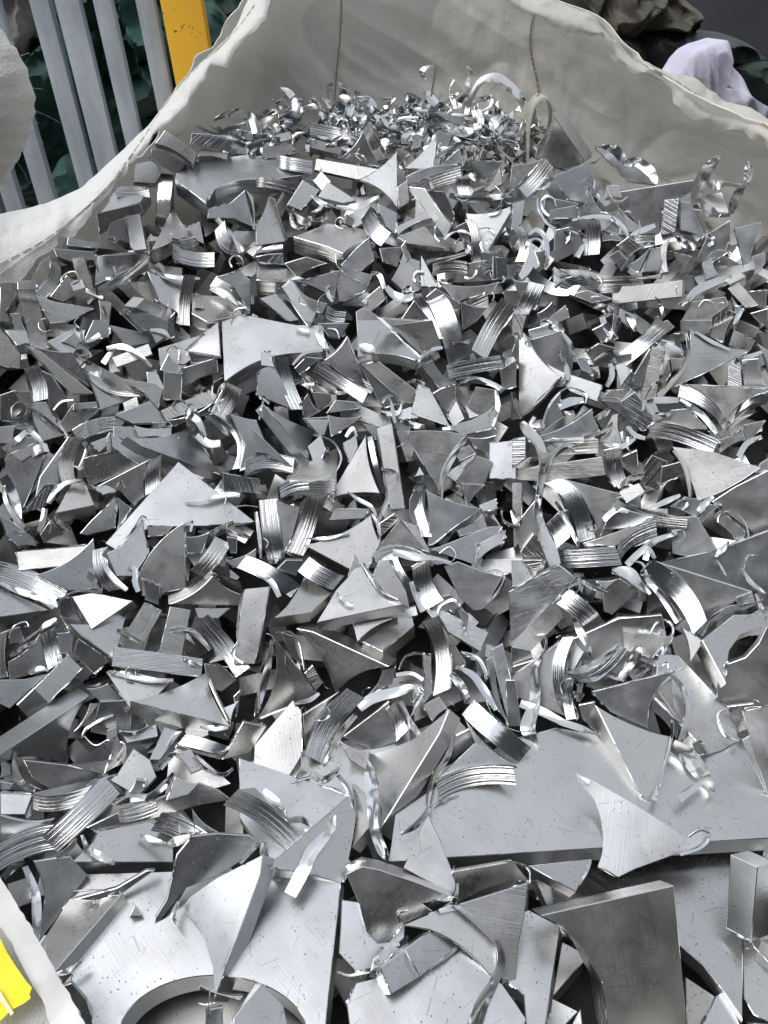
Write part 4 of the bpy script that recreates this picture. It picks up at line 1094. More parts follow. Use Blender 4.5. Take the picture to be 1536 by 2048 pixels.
ENVT = np.array([[1.33,1.33,1.33,1.33,1.33,1.33,1.33,1.33,1.33,1.33,1.33,1.33],[1.17,1.56,1.88,2.00,1.91,1.61,1.22,0.90,0.72,0.66,0.71,0.86],[0.84,1.51,2.12,2.30,2.16,1.61,0.91,0.55,0.43,0.41,0.43,0.52],[0.55,1.20,2.08,2.35,2.15,1.33,0.61,0.41,0.37,0.36,0.37,0.40],[0.37,0.75,1.73,2.18,1.83,0.88,0.43,0.37,0.36,0.34,0.35,0.34],[0.20,0.38,1.12,1.62,1.22,0.49,0.28,0.29,0.34,0.32,0.33,0.23],[0.07,0.14,0.66,0.99,0.68,0.21,0.11,0.15,0.25,0.23,0.23,0.10],[0.03,0.05,0.51,0.75,0.38,0.07,0.03,0.05,0.12,0.10,0.11,0.04],[0.03,0.03,0.47,0.69,0.24,0.03,0.02,0.02,0.04,0.05,0.04,0.03],[0.04,0.05,0.34,0.49,0.16,0.04,0.04,0.04,0.04,0.05,0.05,0.04],[0.08,0.08,0.19,0.24,0.12,0.08,0.08,0.08,0.08,0.09,0.08,0.08],[0.11,0.11,0.13,0.14,0.12,0.11,0.11,0.11,0.11,0.11,0.11,0.11],[0.12,0.12,0.12,0.12,0.12,0.12,0.12,0.12,0.12,0.12,0.12,0.12],[0.12,0.12,0.12,0.12,0.12,0.12,0.12,0.12,0.12,0.12,0.12,0.12]])
ENVT = np.array([[1.04,1.04,1.04,1.04,1.04,1.04,1.04,1.04,1.04,1.04,1.04,1.04],[1.14,1.47,1.65,1.63,1.41,1.08,0.78,0.62,0.55,0.56,0.64,0.83],[1.03,1.66,1.97,1.94,1.55,0.92,0.54,0.41,0.38,0.39,0.43,0.58],[0.77,1.59,2.05,2.01,1.44,0.68,0.42,0.36,0.35,0.35,0.37,0.44],[0.49,1.23,1.94,1.88,1.10,0.50,0.36,0.34,0.34,0.34,0.36,0.37],[0.23,0.65,1.50,1.45,0.74,0.36,0.25,0.27,0.33,0.32,0.33,0.24],[0.07,0.21,0.89,0.95,0.52,0.19,0.10,0.14,0.25,0.23,0.24,0.10],[0.03,0.05,0.58,0.75,0.35,0.07,0.03,0.05,0.12,0.10,0.11,0.04],[0.02,0.03,0.50,0.69,0.23,0.03,0.03,0.03,0.04,0.04,0.04,0.02],[0.04,0.04,0.36,0.49,0.16,0.04,0.04,0.04,0.04,0.05,0.04,0.04],[0.08,0.08,0.19,0.24,0.12,0.08,0.08,0.08,0.08,0.08,0.08,0.08],[0.11,0.11,0.13,0.14,0.12,0.11,0.11,0.11,0.11,0.11,0.11,0.11],[0.12,0.12,0.12,0.12,0.12,0.12,0.12,0.12,0.12,0.12,0.12,0.12],[0.12,0.12,0.12,0.12,0.12,0.12,0.12,0.12,0.12,0.12,0.12,0.12]])
ENVT = np.array([[1.04,1.04,1.04,1.04,1.04,1.04,1.04,1.04,1.04,1.04,1.04,1.04],[1.14,1.47,1.65,1.63,1.41,1.08,0.78,0.62,0.55,0.56,0.64,0.83],[1.03,1.66,1.97,1.94,1.55,0.92,0.54,0.41,0.38,0.39,0.43,0.58],[0.77,1.59,2.05,2.01,1.44,0.68,0.42,0.37,0.35,0.35,0.37,0.44],[0.49,1.23,1.94,1.88,1.10,0.52,0.40,0.36,0.34,0.34,0.36,0.37],[0.23,0.65,1.50,1.45,0.76,0.48,0.41,0.37,0.35,0.34,0.34,0.24],[0.07,0.21,0.89,0.95,0.62,0.48,0.41,0.39,0.33,0.29,0.28,0.10],[0.03,0.06,0.58,0.75,0.59,0.41,0.32,0.34,0.24,0.16,0.15,0.04],[0.03,0.03,0.50,0.69,0.49,0.22,0.15,0.18,0.11,0.06,0.06,0.03],[0.04,0.04,0.36,0.49,0.30,0.09,0.06,0.07,0.06,0.05,0.05,0.04],[0.08,0.08,0.19,0.24,0.16,0.09,0.08,0.08,0.09,0.09,0.08,0.08],[0.11,0.11,0.13,0.14,0.12,0.11,0.11,0.11,0.11,0.11,0.11,0.11],[0.12,0.12,0.12,0.12,0.12,0.12,0.12,0.12,0.12,0.12,0.12,0.12],[0.12,0.12,0.12,0.12,0.12,0.12,0.12,0.12,0.12,0.12,0.12,0.12]])
def env(d):
    """tone (0 to 1, as displayed) that polished aluminium shows when it mirrors direction d: sky seen from the heap, rows every 10 degrees from the zenith down, columns every 30 degrees of azimuth"""
    e = (90 - math.degrees(math.asin(max(-1, min(1, d.z))))) / 10; a = (math.degrees(math.atan2(d.x, d.y)) + 180) / 30
    i = min(12, int(e)); f = min(1, e - i); j = int(a) % 12; g = a - int(a)
    q = (ENVT[i][j] * (1 - g) + ENVT[i][(j + 1) % 12] * g) * (1 - f) + (ENVT[i + 1][j] * (1 - g) + ENVT[i + 1][(j + 1) % 12] * g) * f
    return min(1.1, max(0, (q * .85 + .03) * .60 * 2 ** scene.view_settings.exposure) ** .4545)
def refl(v, n): return (n * (2 * n.dot(v)) - v)     # v points to the camera
def lean(cx, cy, ext_m, t, Tmin, Tmax, fixed):
    """normal and thickness of a face: the visible wall (ext_m, metres on the image plane) fixes the direction of the lean, the tone its amount"""
    v = -ray(cx, cy).normalized()
    e1 = (RM @ Vector((1, 0, 0))); e1 = (e1 - v * e1.dot(v)).normalized(); e2 = v.cross(e1).normalized()
    el = math.hypot(*ext_m); best = None
    base_dir = (-(ext_m[0]), -(ext_m[1]))
    if el > 1e-6 and fixed:
        u = (e1 * base_dir[0] + e2 * -base_dir[1]).normalized()   # image y runs down
        for k in range(12):
            T = Tmin + (Tmax - Tmin) * k / 8
            s = min(.90, el / T); T2 = max(T, el / .90)
            n = (v * math.sqrt(1 - s * s) + u * s).normalized()
            c = abs(env(refl(v, n)) - t) + .04 * abs(k - 3) / 8
            if best is None or c < best[0]: best = (c, n, T2)
    else:
        for a in range(16):
            for th in (4, 10, 16, 22, 28, 34, 42, 50):
                u = e1 * math.cos(a * math.pi / 8) + e2 * math.sin(a * math.pi / 8)
                n = (v * math.cos(R_(th)) + u * math.sin(R_(th))).normalized()
                c = abs(env(refl(v, n)) - t) + th * .0022
                if el > 1e-6: c += .10 * (1 - (u.dot((e1 * base_dir[0] + e2 * -base_dir[1]).normalized()))) * math.sin(R_(th))
                c += .02 * rnd.random()
                if best is None or c < best[0]: best = (c, n, min(Tmax, max(.006, el / math.sin(R_(th)))))
    return best[1], best[2]

PCT, CAPK = 2, 1.2
def place(cx, cy, n, poly, z=0.0, free=.012, cap=.07, ext=None, T=0):
    """anchor distance so that the face lies on top of what is already stacked under it"""
    rcen = ray(cx, cy); b = base_at(cx, cy) - z
    r = inside(poly)
    if r is None or not r[1].any(): return b
    sl, m = r; rr = RAY[sl][m]; nn = np.array(n)
    g = float(n.dot(rcen)) / np.clip(rr @ nn * (1 if n.dot(rcen) > 0 else 1), -1e9, -1e-3)
    g = np.clip(g, .6, 1.6)
    q = np.percentile((DEP[sl][m] - .003) / g, PCT)
    d = min(b + free, q); d = max(d, b - cap * CAPK)
    t = d * g
    DEP[sl][m] = np.minimum(DEP[sl][m], t)
    if ext and math.hypot(*ext) > 6:                    # the wall seen below the face covers ground too
        for f in (.5, 1.0):
            r = inside([(x + ext[0] * f, y + ext[1] * f) for x, y in poly])
            if r is None or not r[1].any(): continue
            sl, m = r; g2 = np.clip(float(n.dot(rcen)) / np.clip(RAY[sl][m] @ nn, -1e9, -1e-3), .6, 1.6)
            DEP[sl][m] = np.minimum(DEP[sl][m], d * g2 + T * f)
    return d

def arc_pts(a, b, c, bulge, n):
    """points from a to b (a included) bowed by bulge %% of the length towards c"""
    ax, ay = a; bx, by = b; L = math.hypot(bx - ax, by - ay)
    if not bulge or L < 1: return [a]
    mx, my = (ax + bx) / 2, (ay + by) / 2; nx, ny = -(by - ay) / L, (bx - ax) / L
    if (c[0] - mx) * nx + (c[1] - my) * ny < 0: nx, ny = -nx, -ny
    h = bulge / 100.0 * L; out = []
    for i in range(n):
        t = i / n; k = (4 * t * (1 - t) if abs(bulge) < 20 else math.sqrt(max(0, 4 * t * (1 - t)))) * h; out.append((ax + (bx - ax) * t + nx * k, ay + (by - ay) * t + ny * k))
    return out
def onplane(px, py, P, n):
    r = ray(px, py); dn = r.dot(n)
    if dn > -.02: dn = -.02
    return CAM + r * ((P - CAM).dot(n) / dn)

def edge_lip(parent, P0, P1, N, out, mat, seed, T):
    """thin burr of metal standing along an edge and running out into a curled tail past its end"""
    rr = random.Random(seed); m = MB(); n = 16; L = (P1 - P0).length
    if L < .012: return
    D = (P1 - P0).normalized(); wmax = rr.uniform(.0025, .006); tail = rr.uniform(.008, .028); cur = rr.uniform(1.5, 5) * rr.choice((-1, 1))
    pts = []; st = rr.uniform(0, .5)
    for i in range(n + 1):
        s = i / n
        if s < .62:
            q = st + (1 - st) * s / .62; c = P0 + (P1 - P0) * q + N * (.0006 * math.sin(q * 19 + seed)); d = D; wv = N * .8 + out * (.5 + .5 * math.sin(q * 7 + seed)); wd = wmax * (.15 + .85 * q)
        else:
            q = (s - .62) / .38; a = cur * q
            d = (D * math.cos(a) + (N * .8 + out * .5).normalized() * math.sin(a))
            c = pts[-1][0] + d * (tail / (n * .38)); wv = (out.cross(D) * math.sin(a * .7) + N * math.cos(a * .7)); wd = wmax * (1 - q * .85)
        pts.append((c, wv.normalized() * wd, s))
    for i, (c, wv, s) in enumerate(pts):
        m.add(c - wv * .15); m.add(c + wv * .45 + (out * .0006)); m.add(c + wv * .85)
    for i in range(n):
        for j in range(2):
            a = i * 3 + j; m.face((a, a + 1, a + 4, a + 3), [(i * .004, j * .004), (i * .004, j * .004 + .004), (i * .004 + .004, j * .004 + .004), (i * .004 + .004, j * .004)])
    o = link('burr', m.mesh('burr', parent.location), [mat], parent, 60)
    return o

def smooth3(poly):
    return poly
def build_F(root, pts, bul, n, T, d, cx, cy, side, face_mat, seed, lips):
    P = CAM + ray(cx, cy) * d
    cen = (cx, cy); N = len(pts); outl = []; kinds = []; corner = []
    for i in range(N):
        a, b = pts[i], pts[(i + 1) % N]; seg = arc_pts(a, b, cen, bul[i], (36 if abs(bul[i]) >= 20 else 12) if abs(bul[i]) > 0 else 1)
        corner.append(len(outl))
        for q in seg: outl.append(q); kinds.append(1 if bul[i] else 0)
    top = [onplane(x, y, P, n) for x, y in outl]; K = len(top)
    # orientation: make it counter-clockwise seen from n
    area = Vector((0, 0, 0))
    for i in range(K): area += (top[i] - P).cross(top[(i + 1) % K] - P)
    if area.dot(n) < 0:
        top.reverse(); kinds = [kinds[(K - 2 - i) % K] for i in range(K)]
    ch = .0007; ins = []
    for i in range(K):
        a, b, c = top[i - 1], top[i], top[(i + 1) % K]
        e0 = (b - a); e1 = (c - b)
        if e0.length < 1e-7 or e1.length < 1e-7: ins.append(b.copy()); continue
        n0 = n.cross(e0.normalized()); n1 = n.cross(e1.normalized()); mm = n0 + n1
        L = max(.35, mm.length); mm = mm.normalized() * ch / (L / 2)
        ins.append(b + mm)
    m = MB(); X = (top[1] - top[0]).normalized(); Yv = n.cross(X)
    rr = random.Random(seed); ang = rr.uniform(0, 6.28); ca, sa = math.cos(ang), math.sin(ang)
    def uv(p):
        q = p - P; a, b = q.dot(X), q.dot(Yv); return (a * ca - b * sa, a * sa + b * ca)
    it = [m.add(p) for p in ins]; rim = [m.add(top[i] - n * ch * .8) for i in range(K)]
    m.face(it, [uv(p) for p in ins], 0)
    for i in range(K):
        j = (i + 1) % K; m.face((rim[i], rim[j], it[j], it[i]), [uv(top[i]), uv(top[j]), uv(ins[j]), uv(ins[i])], 2)
    bot = [m.add(p - n * T) for p in top]; u = 0
    for i in range(K):
        j = (i + 1) % K; L = (top[j] - top[i]).length
        s = (1 if kinds[i] else 3) if side is None else (1 if side == 'r' else 3)
        m.face((bot[i], bot[j], rim[j], rim[i]), [(u, T), (u + L, T), (u + L, 0), (u, 0)], s); u += L
    m.face(list(reversed(bot)), [uv(p) for p in reversed(top)], 0)
    root.location = P - n * (T * .5)
    body = link('metal_plate', m.mesh('plate', root.location), [face_mat, M_RIDGE, M_LIP, M_SAWN], root, 28)
    # burrs along some edges, where the saw left them
    cs = [onplane(x, y, P, n) for x, y in pts]
    for q in range(lips):
        i = rr.randrange(N); A, B = cs[i], cs[(i + 1) % N]
        if rr.random() < .5: A, B = B, A
        mid = (A + B) / 2; out = (mid - P); out = (out - n * out.dot(n)); D = (B - A).normalized(); out = (out - D * out.dot(D))
        if out.length < 1e-5: continue
        if bul[i] > 0: A = A + (B - A) * .72      # a bowed edge: only the stretch next to the corner is straight enough
        edge_lip(root, A, B, n, out.normalized(), M_LIP, seed * 7 + q, T)
    return body

def build_B(root, a, c, b, wv, n, d, cx, cy, mat, seed, deep):
    P = CAM + ray(cx, cy) * d; rr = random.Random(seed)
    nu, nv = 16, 3; m = MB(); grid = []
    # circle-like path through a, c, b
    def path(t):
        x = a[0] * (1 - t) * (1 - 2 * t) + c[0] * 4 * t * (1 - t) + b[0] * t * (2 * t - 1)
        y = a[1] * (1 - t) * (1 - 2 * t) + c[1] * 4 * t * (1 - t) + b[1] * t * (2 * t - 1)
        return x, y
    A3, B3 = onplane(*a, P, n), onplane(*b, P, n); L = (B3 - A3).length; bow = .13 * L * rr.choice((1, 1, -1)); ln = 0; prev = None
    W = (onplane(a[0] + wv[0], a[1] + wv[1], P, n) - A3).length
    for i in range(nu + 1):
        t = i / nu; x, y = path(t); row = []
        for j in range(nv + 1):
            s = j / nv; p = onplane(x + wv[0] * s, y + wv[1] * s, P, n) - n * (bow * (4 * t * (1 - t) - .4)); row.append(p)
        if prev: ln += (row[0] - prev).length
        prev = row[0]; grid.append((row, ln))
    D = (B3 - A3).normalized(); Wd = (grid[0][0][-1] - grid[0][0][0]).normalized()
    fn = D.cross(Wd).normalized(); fn = fn if fn.dot(n) > 0 else -fn
    flip = (D.cross(Wd)).dot(n) < 0
    idx = [[m.add(p) for p in row] for row, _ in grid]
    def F(q, uvs, s):
        if flip: q = q[::-1]; uvs = uvs[::-1]
        m.face(q, uvs, s)
    for i in range(nu):
        for j in range(nv):
            l0, l1 = grid[i][1], grid[i + 1][1]; w0, w1 = W * j / nv, W * (j + 1) / nv
            F((idx[i][j], idx[i + 1][j], idx[i + 1][j + 1], idx[i][j + 1]), [(l0, w0), (l1, w0), (l1, w1), (l0, w1)], 0)
    # body behind: triangular block narrowing to an apex
    am = rr.uniform(.25, .75); dp = min(deep, .5 * L) 
    def back(row_e): return grid[int(am * nu)][0][row_e] - fn * (dp + abs(bow))
    p0, p1 = back(0), back(nv); i0, i1 = m.add(p0), m.add(p1)
    for i in range(nu):
        F((idx[i + 1][0], idx[i][0], i0), [(0, 0), (.01, 0), (0, .02)], 1)
        F((idx[i][nv], idx[i + 1][nv], i1), [(0, 0), (.01, 0), (0, .02)], 1)
    F((idx[0][0],) + tuple(idx[0][1:]) + (i1, i0), [(0, 0)] * (nv + 3), 2)
    F(tuple(idx[nu][::-1]) + (i0, i1), [(0, 0)] * (nv + 3), 2)
    root.location = P - n * .01
    link('ridged_wall', m.mesh('ridged', root.location), [mat, M_FACE, M_SAWN], root, 35)
    if rr.random() < .6:
        jj = rr.choice((0, nv)); A, B = grid[int(nu * .5)][0][jj], grid[nu][0][jj]
        if rr.random() < .5: B = grid[0][0][jj]
        out = Wd if jj else -Wd
        edge_lip(root, A, B, n, out, M_LIP, seed * 5 + 1, .01)

def catmull(ps, per=6):
    out = []; n = len(ps)
    for i in range(n - 1):
        p0 = ps[max(0, i - 1)]; p1 = ps[i]; p2 = ps[i + 1]; p3 = ps[min(n - 1, i + 2)]
        for k in range(per):
            t = k / per
            out.append([.5 * ((2 * b) + (-a + c) * t + (2 * a - 5 * b + 4 * c - d) * t * t + (-a + 3 * b - 3 * c + d) * t ** 3) for a, b, c, d in zip(p0, p1, p2, p3)])
    out.append(list(ps[-1])); return out
def build_R(name, cps, seed, mat, parent=None, thick=.0005, lift=.004, depth=None):
    """ribbon through control points (px, py, visible width px); its depth follows what it lies on"""
    rr = random.Random(seed)
    ds = [(min(base_at(x, y) + .01, dep_at(x, y), dep_at(x + 6, y), dep_at(x - 6, y), dep_at(x, y + 6)) - lift) if depth is None else depth for x, y, _ in cps]
    mean = sum(ds) / len(ds); ds = [max(mean - .05, min(mean + .05, q)) for q in ds]
    for _ in range(1): ds = [min(ds[i], (ds[max(0, i - 1)] + 2 * ds[i] + ds[min(len(ds) - 1, i + 1)]) / 4 + .002) for i in range(len(ds))]
    mid = len(ds) / 2
    cp = [[x, y, w_, dd] for (x, y, w_), dd in zip(cps, ds)]
    S = catmull(cp, 7); wm = max(c[2] for c in S) * 1.1; m = MB(); n = len(S); sgn = rr.choice((-1, 1)); L = 0; prev = None
    rows = []
    for i, (x, y, w_, dd) in enumerate(S):
        a = S[max(0, i - 1)]; b = S[min(n - 1, i + 1)]; tx, ty = b[0] - a[0], b[1] - a[1]; tl = math.hypot(tx, ty) or 1
        w_ = max(1.2, w_); px, py = -ty / tl * w_ / 2, tx / tl * w_ / 2
        wl = min(wm, w_ * 2.2 + 3); dz = math.sqrt(max(0, wl * wl - w_ * w_)) / 2 / FPX * dd * sgn * .8
        if w_ < wm * .35 and rr.random() < .08: sgn = -sgn
        c3 = CAM + ray(x, y) * dd; p = CAM + ray(x + px, y + py) * (dd + dz); q = CAM + ray(x - px, y - py) * (dd - dz)
        Wv = (p - q); T3 = (CAM + ray(*b[:2]) * b[3]) - (CAM + ray(*a[:2]) * a[3]); nn = Wv.cross(T3)
        if nn.length < 1e-9: nn = Vector((0, 0, 1))
        nn.normalize(); nn = nn if nn.dot(c3 - CAM) < 0 else -nn
        cb = c3 - nn * (Wv.length * (.07 + .05 * math.sin(i * .35 + seed)))
        if prev is not None: L += (c3 - prev).length
        prev = c3; rows.append(((p, (p + cb) / 2 - nn * .0002, cb, (q + cb) / 2, q), nn, L, Wv.length))
    org = rows[len(rows) // 2][0][2]
    for pts5, nn, l, wl in rows:
        for p in pts5: m.add(p)
        for p in pts5: m.add(p - nn * thick)
    for i in range(n - 1):
        a, b = i * 10, (i + 1) * 10; l0, l1, wl = rows[i][2], rows[i + 1][2], rows[i][3]
        for j in range(4):
            u = [(l0, wl * j / 4), (l0, wl * (j + 1) / 4), (l1, wl * (j + 1) / 4), (l1, wl * j / 4)]
            m.face((a + j, a + j + 1, b + j + 1, b + j), u); m.face((b + 5 + j, b + 6 + j, a + 6 + j, a + 5 + j), u[::-1])
        m.face((a, b, b + 5, a + 5)); m.face((a + 9, b + 9, b + 4, a + 4))
    loc = parent.location if parent else org
    o = link(name, m.mesh(name, loc), [mat], parent, 60)
    if not parent: o.location = org
    return o

TADJ = {0:-24,1:68,3:70,4:62,5:-70,6:-70,7:-65,8:-48,9:-63,29:13,30:-34,31:23,33:12,35:-70,36:-70,38:-26,39:35,40:70,41:-70,45:-42,49:-4,51:29,54:3,59:-70,62:-70,65:-3,67:-70,68:33,70:93,72:9,77:-57,80:-10,81:12,82:-83,83:70,84:-7,85:-18,87:-1,88:-68,89:37,94:-3,95:25,98:-4,99:4,100:15,104:-8,106:-6,107:-7,110:-13,111:-70,112:-70,114:10,116:4,119:1,120:-6,121:-67,122:-24,129:-36,131:-70,132:-1,136:46,139:7,141:-2,143:-3,144:-91,146:3,147:-33,150:-11,153:-9,154:65,155:48,156:-91,158:-17,160:28,161:-70,165:-70,166:-70,167:-1,168:-3,169:2,172:-3,173:9,174:-5,175:-1,177:12,179:1,180:36,181:3,182:4,184:2,185:9,188:-8,189:8,190:-4,193:4,194:-77,196:-21,198:1,199:7,200:1,203:3,204:-70,205:-26,206:-53,207:14,208:-7,209:11,211:-43,212:8,214:-7,219:-5,220:-6,221:-4,222:5,227:-3,229:-7,231:8,233:-70,234:-70,235:-3,239:11,244:-1,245:3,246:-24,251:3,252:-5,256:-37,257:16,258:6,261:3,268:7,272:22,273:-9,275:-21,279:3,284:27,286:-2,288:-70,289:-12,291:-70,293:6,296:-70,300:58,304:11,308:-17,310:70,311:20,312:5,313:1,315:-14,326:-9,327:-7,328:10,329:10,330:-82,332:-2,336:-70,337:32,340:10,341:7,342:-32,345:-62,347:3,352:-8,353:-14,354:-7,355:32,356:-39,357:-38,358:8,363:7,365:5,372:-8,376:-1,382:-1,389:2,390:71,393:-19,397:-10,399:18,400:18,403:-8,406:12,407:21,408:-2,410:-24,413:-5,421:-25,425:-8,428:-8,430:-8,431:-77,434:-6,435:-12,436:-18,439:17,443:70,447:-10,448:5,451:3,452:3,455:12,456:7,457:-23,458:14,462:14,463:5,465:70,470:-70,471:-18,474:-4,479:2,484:-8,486:-35,487:3,488:3,493:-5,494:-2,498:-70,499:-17,500:-12,501:2,502:-37,503:-16,504:-70,509:1,516:-70,517:-38,519:4,520:-69,522:-10,526:13,527:2,529:-17,531:6,537:70,538:-57,539:13,540:-7,541:3,542:2,547:10,550:-36,552:70,554:-32,555:9,559:-70,564:2,565:9,567:-70,568:65,570:-70,571:-27,572:-70,573:-40,575:-69,578:-4,581:16,582:-70,594:14,596:-70,597:-29,598:-70,601:16,604:-2,607:-12,609:3,611:-70,612:9,614:70,617:-70,618:9,620:-4,622:19,627:70,628:-75,629:-11,631:-16,633:1,634:13,640:-3,641:13,642:20,644:-1,650:-70,651:26,652:17,653:-47,654:-2,658:-28,661:10,664:-70,668:1,672:1,674:-70,675:8,676:-91,679:-70,680:-70,681:-44,684:5,685:-11,687:-13,691:-39,693:-11,694:8,696:7,698:-55,702:-8,704:23,705:-42,709:7,710:-70,714:-45,715:-70,717:-1,721:-70,724:17,728:17,731:-59,733:-92,736:2,737:-70,742:-67,743:-29,744:-70,749:-2,753:1,754:-7,755:4,758:1,761:18,764:6,768:-23,770:70,773:-11,775:2,778:6,779:-58,780:-70,782:1,784:9,789:4,55:25,56:-22,210:70,228:-31,294:-2,346:2,442:-13,450:10,464:-14,497:-6,546:15,583:6,703:-5,32:-4,37:10,43:7,53:54,57:5,58:40,63:-2,66:30,69:70,71:2,73:7,75:3,79:12,91:3,101:2,108:-50,118:4,133:3,134:9,135:3,140:5,149:4,157:3,159:3,171:-3,183:16,197:13,201:4,232:5,249:8,250:-2,255:3,266:6,267:10,274:-38,278:9,281:9,295:2,299:4,302:4,305:11,317:7,320:7,322:5,351:4,362:8,370:9,373:8,383:-8,386:3,388:7,391:4,398:7,401:15,404:-19,405:6,409:5,411:4,414:5,418:3,423:6,424:6,429:2,444:3,453:4,454:3,472:9,473:12,481:19,482:3,491:3,495:5,506:5,514:4,536:2,545:6,551:3,553:2,569:9,576:8,588:7,590:6,616:1,623:24,624:3,639:7,643:16,655:1,677:3,683:4,686:7,692:-47,701:12,716:9,732:9,740:9,750:6,751:3,786:40,793:-46,795:21,2:-70,10:-13,61:-4,86:-3,103:-5,117:-5,123:13,148:-4,178:-17,213:1,259:7,331:2,350:3,364:3,402:6,515:-12,603:4,613:-70,669:-6,734:6,766:-67,777:-21,97:15,176:5,186:3,270:-7,285:3,297:6,318:3,366:4,563:5,574:5,625:5,657:15,673:-6,738:-9,344:2,170:-47,283:2,34:12,42:6,735:4,138:1,301:3,394:9}
# ---- parse the tracings ----
items = []; org = (0, 0)
for ln in DATA.strip().splitlines():
    ln = ln.strip()
    if not ln: continue
    if ln[0] == '@': org = tuple(float(q) for q in ln[1:].split()); continue
    lab = None
    if 'L=' in ln: ln, lab = ln.split('L=', 1); lab = lab.strip()
    seg = ln[2:].split(';'); it = dict(k=ln[0], L=lab)
    P = []; Bu = []
    for q in seg[0].split():
        if '/' in q: q, b_ = q.split('/')
        else: b_ = 0
        c = [float(z_) for z_ in q.split(',')]; P.append([org[0] + c[0] / 3, org[1] + c[1] / 3] + [z_ / 3 for z_ in c[2:]]); Bu.append(float(b_))
    it['p'] = P; it['b'] = Bu; opt = seg[-1] if len(seg) > 1 else ''
    if it['k'] != 'R': it['e'] = tuple(float(z_) / 3 for z_ in seg[1].split(','))
    for q in opt.split():
        if '=' in q: a_, b_ = q.split('='); it[a_] = b_
    it['t'] = float(it.get('t', .5)); it['n'] = len(items)
    items.append(it)

# a scatter of loose curls caught between the offcuts, thickest at the upper right
for i in range(110):
    rr = random.Random(7000 + i)
    if i % 5 < 3: x, y = rr.uniform(620, 1530), rr.uniform(270, 640)
    else: x, y = rr.uniform(10, 1520), rr.uniform(420, 1480)
    if y < 560 and (x < 480 - (y - 250) * 1.4 or x > 1180 + (y - 280) * 1.6): continue
    a_ = rr.uniform(0, 6.28); P_ = []; st_ = rr.uniform(7, 20) * (.7 + y / 2000); w_ = rr.choice((2.5, 3, 4, 6, 9, 13)); turn = rr.uniform(.3, 1.3) * rr.choice((-1, 1)); nq = rr.randint(3, 6)
    for q in range(nq):
        P_.append([x, y, w_ * (1, .9, .5, 1, .7, .4)[q] * (1 if q < nq - 1 else .3)]); a_ += turn * rr.uniform(.5, 1.4); x += st_ * math.cos(a_); y += st_ * math.sin(a_)
    items.append(dict(k='R', L=None, p=P_, b=[0] * nq, t=.75, n=len(items)))

